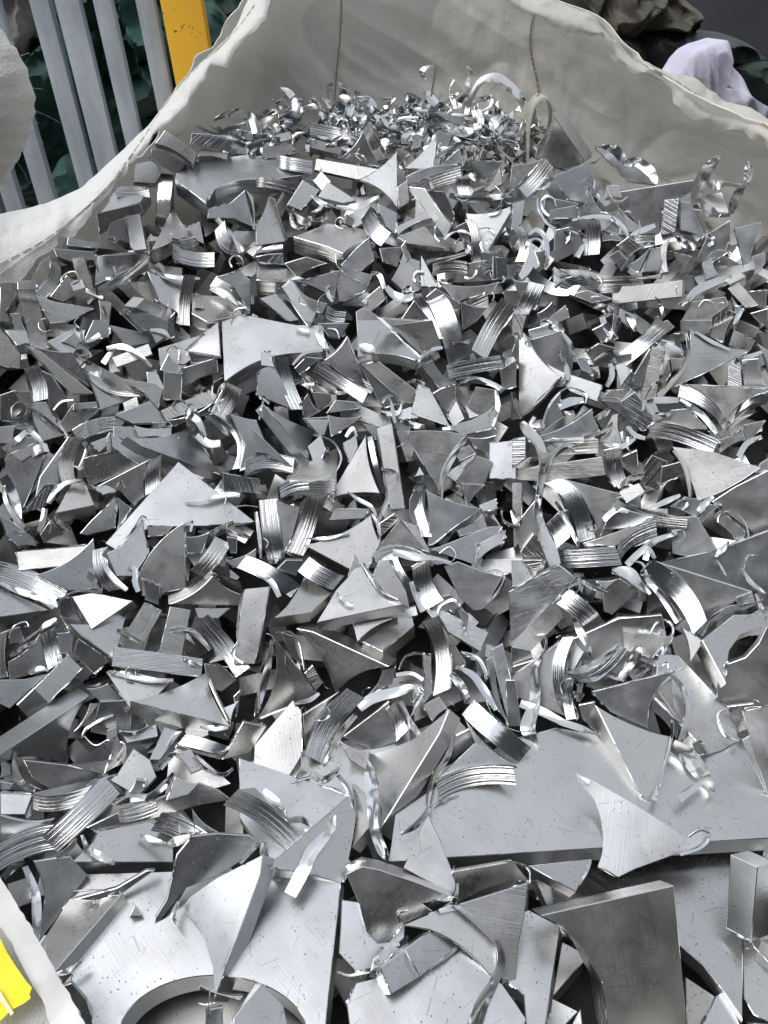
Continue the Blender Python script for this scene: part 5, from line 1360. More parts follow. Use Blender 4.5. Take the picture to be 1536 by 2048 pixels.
def tone_word(t): return 'bright' if t > .78 else 'pale' if t > .64 else 'mid grey' if t > .5 else 'dark grey' if t > .33 else 'nearly black'
made = []   # (root, item, cx, cy, size px)
last = []
heap_group = 'aluminium offcuts heaped in the white bag'
for it in items:
    P = it['p']; k = it['k']; seed = it['n'] * 13 + 5; t = it['t'] + TADJ.get(it['n'], 0) / 100
    if k == 'F':
        pts = [(q[0], q[1]) for q in P]; N = len(pts)
        if not any(it['b']) and not it['L'] and N <= 4 and 's' not in it and 'z' not in it and (N == 3 or it['n'] % 2): it['b'][max(range(N), key=lambda i: math.hypot(pts[i][0] - pts[(i + 1) % N][0], pts[i][1] - pts[(i + 1) % N][1]))] = 8.0
        ar = .5 * sum(pts[i][0] * pts[(i + 1) % N][1] - pts[(i + 1) % N][0] * pts[i][1] for i in range(N))
        cx = sum((pts[i][0] + pts[(i + 1) % N][0]) * (pts[i][0] * pts[(i + 1) % N][1] - pts[(i + 1) % N][0] * pts[i][1]) for i in range(N)) / (6 * ar)
        cy = sum((pts[i][1] + pts[(i + 1) % N][1]) * (pts[i][0] * pts[(i + 1) % N][1] - pts[(i + 1) % N][0] * pts[i][1]) for i in range(N)) / (6 * ar)
        size = math.sqrt(abs(ar)); e = it['e']; b0 = base_at(cx, cy); em = (e[0] / FPX * b0, e[1] / FPX * b0)
        el = math.hypot(*e); fixed = el > 9; T0 = float(it['T']) / 1000 if 'T' in it else .024
        big = size > 150
        if (big and cy > 1450) or 'z' in it:       # the plates at the front lie nearly level
            n = Vector((rnd.uniform(-.03, .03), rnd.uniform(-.06, .0), 1)).normalized(); T = T0
            if 'm' in it and it['k'] == 'F' and 'tilted' in (it['L'] or ''): n, T = lean(cx, cy, em, t, T0, T0 * 1.2, True)
        else: n, T = lean(cx, cy, em, t, T0 * .75, T0 * 1.35, fixed)
        if big and el < 9: T = min(T, .012)
        poly = pts + []; 
        d = place(cx, cy, n, pts, float(it.get('z', 0)) / -100 * -1, cap=.09 if not big else .06, ext=e, T=T)
        root = empty('offcut', (0, 0, 0))
        fm = M_DULL if it.get('m') == 'c' else M_FACE
        lips = 0 if size < 14 else rnd.choice((0, 1, 1, 2)) if size < 150 else 1
        sd_ = it.get('s'); 
        if sd_ in ('r', 'w') and el < 5: fm = M_RIDGE if sd_ == 'r' else M_SAWN      # the traced face itself is a ridged or sawn wall
        if sd_ == 'w' and not fixed: fm = M_SAWN
        build_F(root, pts, it['b'], n, T, d, cx, cy, sd_, fm, seed, lips)
        ncorner = N; curved = sum(1 for q in it['b'] if q > 0)
        it['shape'] = 'triangle' if N == 3 else 'block' if N == 4 and not curved else 'plate'
        root.name = {'triangle': 'triangular_offcut', 'block': 'block_offcut', 'plate': 'plate_offcut'}[it['shape']]
        it['cat'] = 'metal offcut'
        made.append((root, it, cx, cy, size)); last.append((root, cx, cy, size))
    elif k == 'B':
        a, c, b = [(q[0], q[1]) for q in P]; wv = it['e']
        poly = [a, c, b, (b[0] + wv[0], b[1] + wv[1]), (c[0] + wv[0], c[1] + wv[1]), (a[0] + wv[0], a[1] + wv[1])]
        cx = sum(q[0] for q in poly) / 6; cy = sum(q[1] for q in poly) / 6
        n, T = lean(cx, cy, (0, 0), t, .02, .03, False)
        d = place(cx, cy, n, poly, cap=.09)
        root = empty('ridged_strip', (0, 0, 0))
        mat = M_SAWN if it.get('s') == 'w' else M_RIDGE
        if t > .9: mat = M_LIP
        build_B(root, a, c, b, wv, n, d, cx, cy, mat, seed, .022)
        size = math.sqrt(math.hypot(b[0] - a[0], b[1] - a[1]) * math.hypot(*wv)); it['shape'] = 'strip'; it['cat'] = 'metal strip'
        made.append((root, it, cx, cy, size)); last.append((root, cx, cy, size))
    else:
        cps = [tuple(q) for q in P]; x0, y0 = cps[0][0], cps[0][1]; xm, ym = cps[len(cps) // 2][:2]
        par = None
        if not it['L'] and last and ym > 340:
            best = min(((min(math.hypot(x0 - q[1], y0 - q[2]), math.hypot(cps[-1][0] - q[1], cps[-1][1] - q[2]), math.hypot(xm - q[1], ym - q[2])) - q[3] * .6, i) for i, q in enumerate(last)))
            if best[0] < 14: par = last[best[1]][0]
        if not it['L']: cps = [(q[0], q[1], q[2] * .58) for q in cps]
        back = max(q[1] for q in cps) < 250 or (it['L'] and 'bag' in it['L'])
        o = build_R('burr' if par else 'metal_shaving', cps, seed, M_LIP, par, lift=.004 if not back else .03)
        if not par:
            it['shape'] = 'shaving'; it['cat'] = 'metal shaving'
            made.append((o, it, xm, ym, max(math.hypot(x0 - cps[-1][0], y0 - cps[-1][1]), 10)))

# ---- fluffy tangle of thin shavings along the crest of the heap ----
def tangle_path(rr, deep_):
    x = rr.uniform(455, 1066); top = float(np.interp(x, (455, 500, 560, 640, 760, 860, 960, 1030, 1066), (268, 246, 216, 208, 214, 198, 212, 240, 275)))
    y = top + rr.random() ** 1.3 * (306 - top) + (10 if deep_ else 0)
    a = rr.uniform(0, 6.28); L = rr.uniform(16, 42); w_ = rr.uniform(8, 20); cps = []
    for q in range(rr.randint(3, 4)):
        cps.append((x, y, w_ * rr.choice((.35, .7, 1, 1)))); a += rr.uniform(-1.1, 1.1); x += L * math.cos(a); y += L * math.sin(a) * .8
        if y < top - 14: y = top - 14
    cps[-1] = (cps[-1][0], cps[-1][1], w_ * .25)
    r0 = ray(cps[0][0], cps[0][1]); yy = 1.57 - (cps[0][1] - 195) / 110 * .07 + (.05 if deep_ else 0) + rr.uniform(-.02, .02)
    return cps, yy / r0.y
for i in range(130):
    rr = random.Random(900 + i); cps, dd = tangle_path(rr, False)
    o = build_R('metal_shaving', cps, 900 + i, M_LIP, None, depth=dd)
    tag(o, 'thin crumpled shaving in the shiny tangle along the crest of the heap', 'metal shaving', 'shavings tangled along the crest of the heap')
pile = empty('shaving_pile', (0, 1.5, .5)); objs = []
dm = MB()
for i in range(130):
    rr = random.Random(4000 + i); cps, dd = tangle_path(rr, True); r0 = ray(cps[1][0], cps[1][1]); c = CAM + r0 * dd; s_ = rr.uniform(.02, .045)
    q = Matrix.Rotation(rr.uniform(0, 6.28), 3, 'Z') @ Matrix.Rotation(rr.uniform(0, 3.14), 3, 'X'); k_ = rr.uniform(2, 14) 
    prev = None
    for j in range(9):
        t_ = j / 8 - .5; p = q @ Vector((t_ * s_ * 2, math.sin(t_ * 3 + k_) * s_ * .5, 0)); w3 = q @ Vector((0, math.cos(t_ * k_) * .007, math.sin(t_ * k_) * .007)); a_ = dm.add(c + p - w3); b_ = dm.add(c + p + w3)
        if prev: dm.face((prev[0], prev[1], b_, a_), [(t_ * s_, 0), (t_ * s_, .008), (t_ * s_ + .003, .008), (t_ * s_ + .003, 0)])
        prev = (a_, b_)
pm = dm.mesh('shavings'); bm = bmesh.new(); bm.from_mesh(pm); bmesh.ops.solidify(bm, geom=bm.faces[:], thickness=.0005); bm.to_mesh(pm); bm.free()
bpy.data.objects.remove(pile)
o = link('shaving_tangle', pm, [M_LIP], None, 60); tag(o, 'mass of fine shavings packed behind the crest of the heap', 'metal shavings', kind='stuff')

# ---- labels: each says what the piece is and what it lies next to ----
marks = [(m_[1]['L'].split(',')[0], m_[2], m_[3]) for m_ in made if m_[1]['L']]
def short(s):
    w_ = s.split(); return ' '.join(w_[:7]) if len(w_) > 7 else s
LM = []
for m_ in made:
    L = m_[1]['L']
    if not L: continue
    for cut in (' with ', ' over ', ' tapering', ' turning', ' that ', ' resting', ' sitting', ' lying', ' leaning', ' pointing', ' standing', ' hanging', ' curving', ' slanting', ' sweeping', ' poking', ' tucked', ' in ', ' at ', ' on ', ' under ', ' below ', ' beside ', ' between ', ' just ', ','):
        pass
    LM.append((L, m_[2], m_[3]))
NICK = [
 ('the big dark slab at the bottom right', 1270, 1900), ('the very large flat plate', 1050, 1600), ('the pale curled triangle', 1250, 1650), ('the gouged upright block at the right border', 1490, 1760),
 ('the yellow label', 60, 1950), ('the cut-out plate', 420, 1900), ('the dark leaf-like sheet', 400, 1700), ('the tan block end', 165, 1640), ('the very bright plate with a strap', 620, 1670),
 ('the grey block with a mottled wall', 190, 1860), ('the dark block on the scratched plate', 840, 1920), ('the hooked dark plate', 1440, 1290), ('the wide bright arched strip', 1350, 1190),
 ('the large upright triangle with a brushed wall', 810, 1530), ('the bright white-grey triangle', 560, 1480), ('the heavily grooved curved wall', 960, 1560), ('the blazing white bar', 110, 1115),
 ('the largest pale triangle', 380, 1010), ('the bluish brushed bar', 320, 1320), ('the tall rough block', 505, 1250), ('the chevron piece', 410, 1190), ('the four-cornered bright offcut', 200, 1210),
 ('the broad triangle with the thick front wall', 365, 1410), ('the tall standing block', 785, 940), ('the tall bright triangle', 710, 930), ('the large dark rectangular plate', 520, 680), ('the white curling lip', 470, 900),
 ('the pale arrow-shaped triangle', 1430, 950), ('the coppery ridged wall', 1150, 1010), ('the twisted hanging ribbon', 1085, 980), ('the big concave triangle at the right', 1420, 730), ('the bent pale triangle', 1070, 740),
 ('the long gold-tinged strip', 1285, 690), ('the black-looking leaning slab', 1110, 300), ('the large pale pointed triangle', 970, 460), ('the cream triangle with a straight edge', 770, 370), ('the zigzag strips', 870, 400),
 ('the gritty ridged block', 660, 490), ('the large grey plate with a concave cut', 470, 345), ('the folded bag hem', 250, 400), ('the brush-marked bright bar', 1295, 580), ('the wide dark sheet against the bag', 1290, 420),
 ('the brownish triangle against the bag', 1490, 490), ('the white block end', 265, 710), ('the cross-hatched block end', 345, 770), ('the speckled dark offcut', 50, 950), ('the long pale ridged strip at the left edge', 60, 630)]
def where(cx, cy, skip=0):
    ds = sorted((math.hypot(cx - x, cy - y), nm, x, y) for nm, x, y in NICK); _, nm, x, y = ds[skip]
    dx, dy = cx - x, cy - y
    if math.hypot(dx, dy) < 40: rel = 'touching'
    else:
        v_ = 'above' if dy < 0 else 'below'; h_ = 'left of' if dx < 0 else 'right of'
        if abs(dy) > 2 * abs(dx): rel = v_
        elif abs(dx) > 2 * abs(dy): rel = h_
        else: rel = v_ + ' and ' + h_
    far = 'just ' if math.hypot(dx, dy) < 110 and rel != 'touching' else ''
    return far + rel + ' ' + nm
used = {}
def ang_word(it):
    P = it['p']
    if it['shape'] in ('strip', 'shaving'):
        dx = P[-1][0] - P[0][0]; dy = P[-1][1] - P[0][1]
    else:
        b_ = None
        for i in range(len(P)):
            for j in range(i):
                L = math.hypot(P[i][0] - P[j][0], P[i][1] - P[j][1])
                if b_ is None or L > b_[0]: b_ = (L, P[i][0] - P[j][0], P[i][1] - P[j][1])
        dx, dy = b_[1], b_[2]
    a = math.degrees(math.atan2(-dy, dx)) % 180
    return 'level' if a < 15 or a > 165 else 'rising to the right' if a < 68 else 'upright' if a < 112 else 'falling to the right'
for root, it, cx, cy, size in made:
    if it['L']: lab = it['L']
    else:
        noun = {'triangle': 'triangular offcut', 'block': 'four-sided offcut', 'plate': 'irregular flat offcut', 'strip': 'curved ridged strip', 'shaving': 'twisted shaving'}[it['shape']]
        if it['shape'] == 'triangle' and any(q > 0 for q in it['b']): noun = 'concave-edged triangle'
        sz = 'tiny' if size < 22 else 'small' if size < 40 else 'medium' if size < 70 else 'large'
        opts = []
        for sk in range(7):
            base_ = '%s %s %s' % (sz, tone_word(it['t']), noun)
            opts.append(base_ + ' ' + where(cx, cy, sk)); opts.append(base_ + ' ' + ang_word(it) + ', ' + where(cx, cy, sk))
        opts = [o_ for o_ in opts if len(o_.split()) <= 16] or opts
        lab = next((o_ for o_ in opts if o_ not in used), opts[0])
    used[lab] = used.get(lab, 0) + 1
    tag(root, lab, it['cat'], heap_group if it['cat'] != 'metal shaving' else 'loose metal shavings on the heap')

# ---- scrap deeper in the heap, glimpsed in the gaps: nobody could count it ----
deep = MB()
def rand_piece(m, c, s, rr):
    q = Matrix.Rotation(rr.uniform(0, 6.28), 3, 'Z') @ Matrix.Rotation(rr.gauss(0, .7), 3, 'X') @ Matrix.Rotation(rr.gauss(0, .7), 3, 'Y')
    kind = rr.random(); T = rr.uniform(.016, .026)
    if kind < .6:
        ps = []
        cor = [(s * math.cos(a), s * math.sin(a)) for a in (rr.uniform(0, .6), 2.1 + rr.uniform(-.3, .3), 4.2 + rr.uniform(-.3, .3))]
        for i in range(3): ps += arc_pts(cor[i], cor[(i + 1) % 3], (0, 0), rr.choice((0, 12, 14)), 6)
    else:
        a, b = s * rr.uniform(.7, 1.2), s * rr.uniform(.25, .45); ps = [(-a, -b), (a, -b), (a, b), (-a, b)]
    tp = [m.add(c + q @ Vector((x, y, T / 2))) for x, y in ps]; bt = [m.add(c + q @ Vector((x, y, -T / 2))) for x, y in ps]; K = len(ps)
    m.face(tp, [(x, y) for x, y in ps], 0); m.face(bt[::-1], [(x, y) for x, y in ps[::-1]], 0); u = 0
    for i in range(K):
        j = (i + 1) % K; L = math.hypot(ps[j][0] - ps[i][0], ps[j][1] - ps[i][1]); m.face((bt[i], bt[j], tp[j], tp[i]), [(u, 0), (u + L, 0), (u + L, T), (u, T)], 1 if K > 4 else 2); u += L
rr = random.Random(55)
for i in range(1500):
    x = rr.uniform(-.85, .85); y = rr.uniform(.35, 1.6)
    if H(x, y) < .02 and rr.random() < .6: continue
    z_ = H(x, y) - rr.uniform(.06, .13)
    rand_piece(deep, Vector((x, y, z_)), rr.uniform(.025, .055), rr)
for i in range(900):
    x = rr.uniform(-.78, .78); y = rr.uniform(.16, 1.35)
    r_ = RM.transposed() @ (Vector((x, y, H(x, y))) - CAM)      # only where the traced pieces end
    if abs(r_.x / r_.z) * FPX < 830 and abs(r_.y / r_.z) * FPX < 1100: continue
    rand_piece(deep, Vector((x, y, H(x, y) - rr.uniform(-.005, .05))), rr.uniform(.03, .055), rr)
o = link('buried_scrap', deep.mesh('buried_scrap'), [M_FACE, M_RIDGE, M_SAWN], None, 30)
tag(o, 'more aluminium scrap glimpsed deep in the gaps of the heap', 'scrap metal', kind='stuff')

# ---------------- bag, fence and yard ----------------
GZ = -0.62
def fabric(name, col, warm, weave=620.0, trans=.24):
    k = NT(name); tc = k.n.new('ShaderNodeTexCoord'); uv = tc.outputs['UV']; P = tc.outputs['Object']
    a = k.n.new('ShaderNodeTexWave'); a.wave_type = 'BANDS'; a.bands_direction = 'X'; k.l(uv, a.inputs[0]); a.inputs['Scale'].default_value = weave / 3.14 / 2; a.inputs['Distortion'].default_value = .6
    b = k.n.new('ShaderNodeTexWave'); b.wave_type = 'BANDS'; b.bands_direction = 'Y'; k.l(uv, b.inputs[0]); b.inputs['Scale'].default_value = weave / 3.14 / 2; b.inputs['Distortion'].default_value = .6
    wv_ = k.math('MULTIPLY', a.outputs['Fac'], b.outputs['Fac'])
    f = k.noise(P, 3.5, 4, .6); f2 = k.noise(P, 14, 3, .6)
    c = k.mix(k.mr(f, .35, .7, 0, .75), col, warm); c = k.mix(k.mr(f2, .55, .8, 0, .25), c, tuple(q * .8 for q in warm))
    c = k.mix(k.math('MULTIPLY', k.math('SUBTRACT', 1.0, wv_), .10), c, tuple(q * .55 for q in warm))
    k.l(c, k.b.inputs['Base Color']); k.b.inputs['Roughness'].default_value = .55; k.b.inputs['Specular IOR Level'].default_value = .35
    bp = k.bump(wv_, .5, .0008); bp = k.bump(k.noise(P, 28, 4, .6), .5, .010, bp); bp = k.bump(k.noise(k.mapping(P, (9, 9, 3), rot=(0, .6, 0)), 1, 3, .55), .7, .03, bp); k.l(bp, k.b.inputs['Normal'])
    tr = k.n.new('ShaderNodeBsdfTranslucent'); tr.inputs[0].default_value = (.96, .96, .95, 1); mx = k.n.new('ShaderNodeMixShader'); mx.inputs[0].default_value = trans
    out = k.n['Material Output']; k.l(k.b.outputs[0], mx.inputs[1]); k.l(tr.outputs[0], mx.inputs[2]); k.l(mx.outputs[0], out.inputs[0])
    return k.m
M_BAG = fabric('woven_bag', (.95, .94, .90), (.93, .90, .81))
M_HEM = fabric('woven_hem', (.75, .76, .76), (.73, .72, .67), 500)
M_LINER = fabric('bag_liner', (.66, .67, .66), (.70, .66, .52), 900, .35)
M_THREAD = plain('thread', (.42, .33, .18), .9, (.55, .46, .30))
M_THREADW = plain('thread_pale', (.66, .63, .55), .9)

def loft(name, rows, nu, nv, mat, parent, amp, freq, seed, thick=.0016, ridge=None):
    """rows: list of polylines of Vectors (same length) -> smooth cloth sheet with folds"""
    R2 = [catmull([list(p) for p in row], 8) for row in rows]; cols = list(zip(*R2)); C2 = [catmull([list(p) for p in c], 8) for c in cols]
    A = np.array(C2)                                  # (along the rows, down the columns, 3)
    nu_, nv_ = A.shape[0], A.shape[1]
    def grid_s(A, n0, n1):
        a = np.linspace(0, A.shape[0] - 1, n0); i = np.clip(a.astype(int), 0, A.shape[0] - 2); f = (a - i)[:, None, None]; A = A[i] * (1 - f) + A[i + 1] * f
        a = np.linspace(0, A.shape[1] - 1, n1); i = np.clip(a.astype(int), 0, A.shape[1] - 2); f = (a - i)[None, :, None]; return A[:, i] * (1 - f) + A[:, i + 1] * f
    A = grid_s(A, nu, nv); du = np.gradient(A, axis=0); dv = np.gradient(A, axis=1); N = np.cross(du, dv); N /= (np.linalg.norm(N, axis=-1, keepdims=True) + 1e-9)
    m = MB(); U = np.cumsum(np.linalg.norm(du, axis=-1), axis=0); V = np.cumsum(np.linalg.norm(dv, axis=-1), axis=1)
    for i in range(nu):
        for j in range(nv):
            p = Vector(A[i, j]); n_ = Vector(N[i, j]); q = p * freq + Vector((seed, 0, 0))
            if ridge:                                  # folds running along a direction
                rx, rz, rs = ridge; s = p.x * rx + p.z * rz; q = Vector((s * rs + seed, p.y * 2, (p.x * rz - p.z * rx) * rs * .22))
            k = noise.noise(q) * amp + abs(noise.noise(q * 2.3 + Vector((4, 4, 4)))) * amp * .6 + noise.noise(p * 22) * amp * .10 + (1 - abs(noise.noise(p * 7 + Vector((seed, 2, 0)))) * 2.2) ** 3 * amp * .3
            m.add(p + n_ * k)
    nb = nu * nv
    for i in range(nu):
        for j in range(nv): m.add(Vector(m.v[i * nv + j]) + Vector(N[i, j]) * thick)
    for i in range(nu - 1):
        for j in range(nv - 1):
            a = i * nv + j; q = (a, a + 1, a + nv + 1, a + nv); u = [(U[i, j], V[i, j]), (U[i, j + 1], V[i, j + 1]), (U[i + 1, j + 1], V[i + 1, j + 1]), (U[i + 1, j], V[i + 1, j])]
            m.face(q, u); m.face([x + nb for x in q[::-1]], u[::-1])
    for i in range(nu - 1):
        for j in (0, nv - 1):
            a = i * nv + j; b = a + nv; m.face((a, b, b + nb, a + nb))
    for j in range(nv - 1):
        for i in (0, nu - 1):
            a = i * nv + j; b = a + 1; m.face((a, b, b + nb, a + nb))
    me = m.mesh(name, parent.location if parent else Vector((0, 0, 0)))
    o = link(name, me, [mat], parent, 70); return o
def bvh(o):
    off = o.parent.location if o.parent else Vector((0, 0, 0)); me = o.data
    return BVHTree.FromPolygons([v.co + off for v in me.vertices], [p.vertices[:] for p in me.polygons])
def tube(m, pts, r, ns=6):
    n = len(pts); base = len(m.v)
    for i, p in enumerate(pts):
        t = (pts[min(n - 1, i + 1)] - pts[max(0, i - 1)]).normalized(); ref = Vector((0, 1, 0)) if abs(t.y) < .8 else Vector((0, 0, 1)); a = t.cross(ref).normalized(); b = t.cross(a)
        rr_ = r[i] if isinstance(r, list) else r
        for k in range(ns): m.add(p + a * (rr_ * math.cos(6.2832 * k / ns)) + b * (rr_ * math.sin(6.2832 * k / ns)))
    for i in range(n - 1):
        for k in range(ns):
            a = base + i * ns + k; b = base + i * ns + (k + 1) % ns; m.face((a, b, b + ns, a + ns), [(0, 0)] * 4)
    m.face([base + k for k in range(ns)][::-1]); m.face([base + (n - 1) * ns + k for k in range(ns)])
def seam(name, tree, px, parent, mat, r=.0013, dash=None):
    px = catmull([list(q) for q in px], 14); pts = []
    for x, y in px:
        d = ray(x, y).normalized(); loc, nrm, _, _ = tree.ray_cast(CAM, d)
        if loc is not None: pts.append(loc - d * .0022)
    m = MB()
    if dash:
        i = 0
        while i + dash < len(pts): tube(m, pts[i:i + dash + 1], r); i += dash + 1
    elif len(pts) > 2: tube(m, pts, r)
    o = link(name, m.mesh(name, parent.location), [mat], parent, 60)
    if dash: o['kind'] = 'stuff'
    return o

bag = empty('bulk_bag', (0, 1.0, GZ)); tag(bag, 'large open white woven bulk bag holding the heap of metal scrap', 'bulk bag')
top_ = [(-120, 520, 1.25), (0, 445, 1.30), (95, 425, 1.34), (250, 320, 1.41), (400, 145, 1.49), (500, 10, 1.56), (600, -60, 1.60), (760, -80, 1.66), (900, -70, 1.66), (1060, -6, 1.62), (1190, 35, 1.57), (1300, 128, 1.50), (1420, 190, 1.42), (1536, 240, 1.35), (1660, 330, 1.26)]
midA = [(-120, 590, 1.36), (10, 520, 1.41), (110, 500, 1.47), (265, 400, 1.56), (410, 240, 1.62), (520, 120, 1.66), (620, 90, 1.67), (760, 100, 1.72), (900, 110, 1.72), (1060, 130, 1.67), (1200, 160, 1.62), (1320, 235, 1.56), (1440, 300, 1.48), (1550, 370, 1.42), (1680, 440, 1.34)]
midB = [(-120, 660, 1.44), (20, 600, 1.50), (130, 590, 1.56), (280, 470, 1.64), (415, 330, 1.66), (530, 240, 1.70), (640, 230, 1.70), (770, 240, 1.73), (900, 250, 1.72), (1070, 270, 1.68), (1210, 300, 1.62), (1330, 360, 1.56), (1450, 430, 1.49), (1560, 500, 1.43), (1700, 560, 1.36)]
botm = [(-120, 800, 1.44), (30, 740, 1.50), (140, 720, 1.56), (290, 600, 1.64), (420, 450, 1.68), (540, 420, 1.70), (650, 420, 1.68), (770, 420, 1.70), (900, 420, 1.70), (1070, 440, 1.66), (1220, 470, 1.60), (1340, 530, 1.54), (1460, 600, 1.47), (1570, 680, 1.41), (1710, 740, 1.34)]
rows = [[at_y(*q) for q in r_] for r_ in (top_, midA, midB, botm)]
wall = loft('back_panel', rows, 300, 110, M_BAG, bag, .026, 3, 2.2, ridge=(.55, .83, 9))
tw = bvh(wall)
# outside of the bag down to the ground and round the front
crest = [at_y(*q) for q in top_]
low = rows[2]
out_rows = [[p + Vector((0, .015, .0)) for p in low], [p + Vector((p.x * .05, .07, -.12)) for p in low], [Vector((p.x * 1.05, p.y + .08, .05)) for p in low], [Vector((p.x * 1.02, p.y + .05, GZ)) for p in low]]
loft('outer_panel', out_rows, 120, 24, M_BAG, bag, .02, 3, 7.7)
for sx in (-1, 1):
    s0 = crest[0] if sx < 0 else crest[-1]
    a = [s0, Vector((s0.x, .62, .36)), Vector((sx * .80, .30, .18)), Vector((sx * .72, .12, .05))]
    loft('side_panel', [a, [Vector((p.x + sx * .03, p.y, p.z - .2)) for p in a], [Vector((p.x + sx * .04, p.y, GZ)) for p in a]], 60, 24, M_BAG, bag, .012, 4, 3.3)
fr = [Vector((x, .10 - .03 * (1 - (x / .72) ** 2), -.03)) for x in (-.72, -.4, 0, .4, .72)]
loft('front_panel', [fr, [p + Vector((0, -.03, -.25)) for p in fr], [Vector((p.x, p.y - .02, GZ)) for p in fr]], 60, 20, M_BAG, bag, .012, 4, 5.3)

# folded hem on the left, hanging inwards over the scrap
Lc = [(-90, 462), (0, 430), (95, 408), (160, 372), (250, 300), (330, 212), (400, 122), (445, 84), (475, 40), (500, -8), (520, -60)]
Lj = [(-90, 600), (-40, 584), (0, 567), (28, 567), (52, 552), (70, 522), (112, 490), (118, 470), (150, 476), (170, 442), (186, 432), (181, 424), (214, 388), (240, 352), (252, 348), (257, 326), (276, 318), (279, 304), (300, 290), (306, 270), (330, 252), (345, 243), (378, 214), (384, 192), (404, 168), (416, 150), (421, 132), (456, 136), (468, 102), (478, 90), (507, 62), (536, 32), (545, -60)]
def resample(pl, n):
    P = np.array(pl, float); s = np.r_[0, np.cumsum(np.hypot(*np.diff(P, axis=0).T))]; t = np.linspace(0, s[-1], n); return list(zip(np.interp(t, s, P[:, 0]), np.interp(t, s, P[:, 1])))
def hem(name, crest_px, jag_px, yc, yj, n, mat, seed, jitter, parent):
    a = resample(crest_px, n); b = resample(jag_px, n); r_ = random.Random(seed); rows = []
    for k in range(5):
        f = k / 4; row = []
        for i in range(n):
            u = i / (n - 1); x = a[i][0] * (1 - f) + b[i][0] * f; y = a[i][1] * (1 - f) + b[i][1] * f
            if k == 4: x += r_.uniform(-jitter, jitter); y += r_.uniform(-jitter, jitter)
            Y = (np.interp(u, *zip(*yc)) * (1 - f) + np.interp(u, *zip(*yj)) * f) - .02 * math.sin(math.pi * f)
            row.append(at_y(x, y, float(Y)))
        rows.append(row)
    return loft(name, rows, min(460, n * 7), 36, mat, parent, .006, 12, seed, .003)
hl = hem('folded_hem', Lc, Lj, [(0, 1.20), (.3, 1.29), (.7, 1.40), (1, 1.54)], [(0, 1.12), (.3, 1.21), (.7, 1.34), (1, 1.48)], 64, M_HEM, 3, 2.5, bag)
th = bvh(hl)
seam('stitching', th, [(-60, 555), (10, 522), (90, 478), (160, 425), (215, 372), (262, 310), (302, 252), (340, 195), (400, 130), (470, 62), (508, 10)], bag, M_THREADW, .0011, 3)
seam('hem_fold', th, [(0, 548), (60, 505), (110, 470), (170, 415), (225, 362), (250, 330)], bag, M_THREADW, .0008)
Rc = [(1010, -40), (1060, -10), (1110, 4), (1185, 26), (1208, 55), (1262, 105), (1332, 138), (1400, 160), (1438, 192), (1450, 204), (1490, 212), (1536, 234), (1640, 300)]
Rj = [(960, -40), (1010, 6), (1048, 28), (1125, 60), (1205, 72), (1224, 112), (1265, 148), (1306, 152), (1345, 185), (1350, 208), (1395, 245), (1460, 256), (1500, 272), (1540, 296), (1640, 380)]
hr = hem('torn_hem', Rc, Rj, [(0, 1.60), (.4, 1.55), (.7, 1.46), (1, 1.28)], [(0, 1.56), (.4, 1.51), (.7, 1.41), (1, 1.22)], 44, M_LINER, 9, 5.0, bag)
thr = bvh(hr)
seam('stitching', thr, [(1215, 62), (1240, 95), (1270, 120), (1310, 140), (1350, 160), (1420, 205), (1500, 240), (1560, 270)], bag, M_THREAD, .0010, 3)
seam('panel_seam', tw, [(682, -40), (683, 20), (680, 80), (674, 140), (669, 205)], bag, M_THREAD, .0014)
seam('panel_seam', tw, [(1068, 28), (1062, 55), (1060, 85), (1064, 120), (1072, 155), (1078, 195)], bag, M_THREAD, .0016, 3)
# cream lifting loop rising behind the scrap
lp = MB(); lpts = [at_y(x, y, 1.52) for x, y in ((1052, 330), (1054, 250), (1066, 206), (1086, 196), (1098, 215), (1098, 255), (1088, 285), (1075, 320))]
S_ = [Vector(q) for q in catmull([list(p) for p in lpts], 6)]
for i, p in enumerate(S_):
    for dy, dx in ((-.03, 0), (.03, .004)):
        lp.add(p + Vector((dx, dy, 0)))
for i in range(len(S_) - 1): lp.face((2 * i, 2 * i + 1, 2 * i + 3, 2 * i + 2), [(0, 0), (.06, 0), (.06, .02), (0, .02)])
me = lp.mesh('lifting_loop', bag.location); bm = bmesh.new(); bm.from_mesh(me); bmesh.ops.solidify(bm, geom=bm.faces[:], thickness=.004); bm.to_mesh(me); bm.free()
link('lifting_loop', me, [M_LINER], bag, 60)

# near corner of another bag at the lower left, with a yellow label
M_FILM = plain('cloudy_film', (.55, .55, .54), .35, (.68, .68, .67), 20, .3, 60)
M_YEL = plain('yellow_label', (.82, .66, .0), .35, (.88, .73, .01), 12, .15, 40)
M_TAPE = plain('clear_tape', (.72, .66, .36), .2, (.8, .76, .5), 30)
def sheet(name, px, z0, mat, parent, thick, slope=0.0, wob=.002, zfun=None):
    pts = [at_z(x, y, z0) for x, y in px]; m = MB(); c = sum(pts, Vector()) / len(pts)
    idx = [m.add(p + Vector((0, 0, wob * noise.noise(p * 30)))) for p in pts]; m.face(idx, [(p.x, p.y) for p in pts])
    me = m.mesh(name, parent.location); bm = bmesh.new(); bm.from_mesh(me); bmesh.ops.triangulate(bm, faces=bm.faces[:])
    bmesh.ops.subdivide_edges(bm, edges=bm.edges[:], cuts=3, use_grid_fill=True)
    for v in bm.verts: v.co.z += wob * noise.noise((v.co + parent.location) * 35) 
    bmesh.ops.recalc_face_normals(bm, faces=bm.faces[:])
    bmesh.ops.solidify(bm, geom=bm.faces[:], thickness=thick); bm.to_mesh(me); bm.free()
    return link(name, me, [mat], parent, 50)
r3 = random.Random(31)
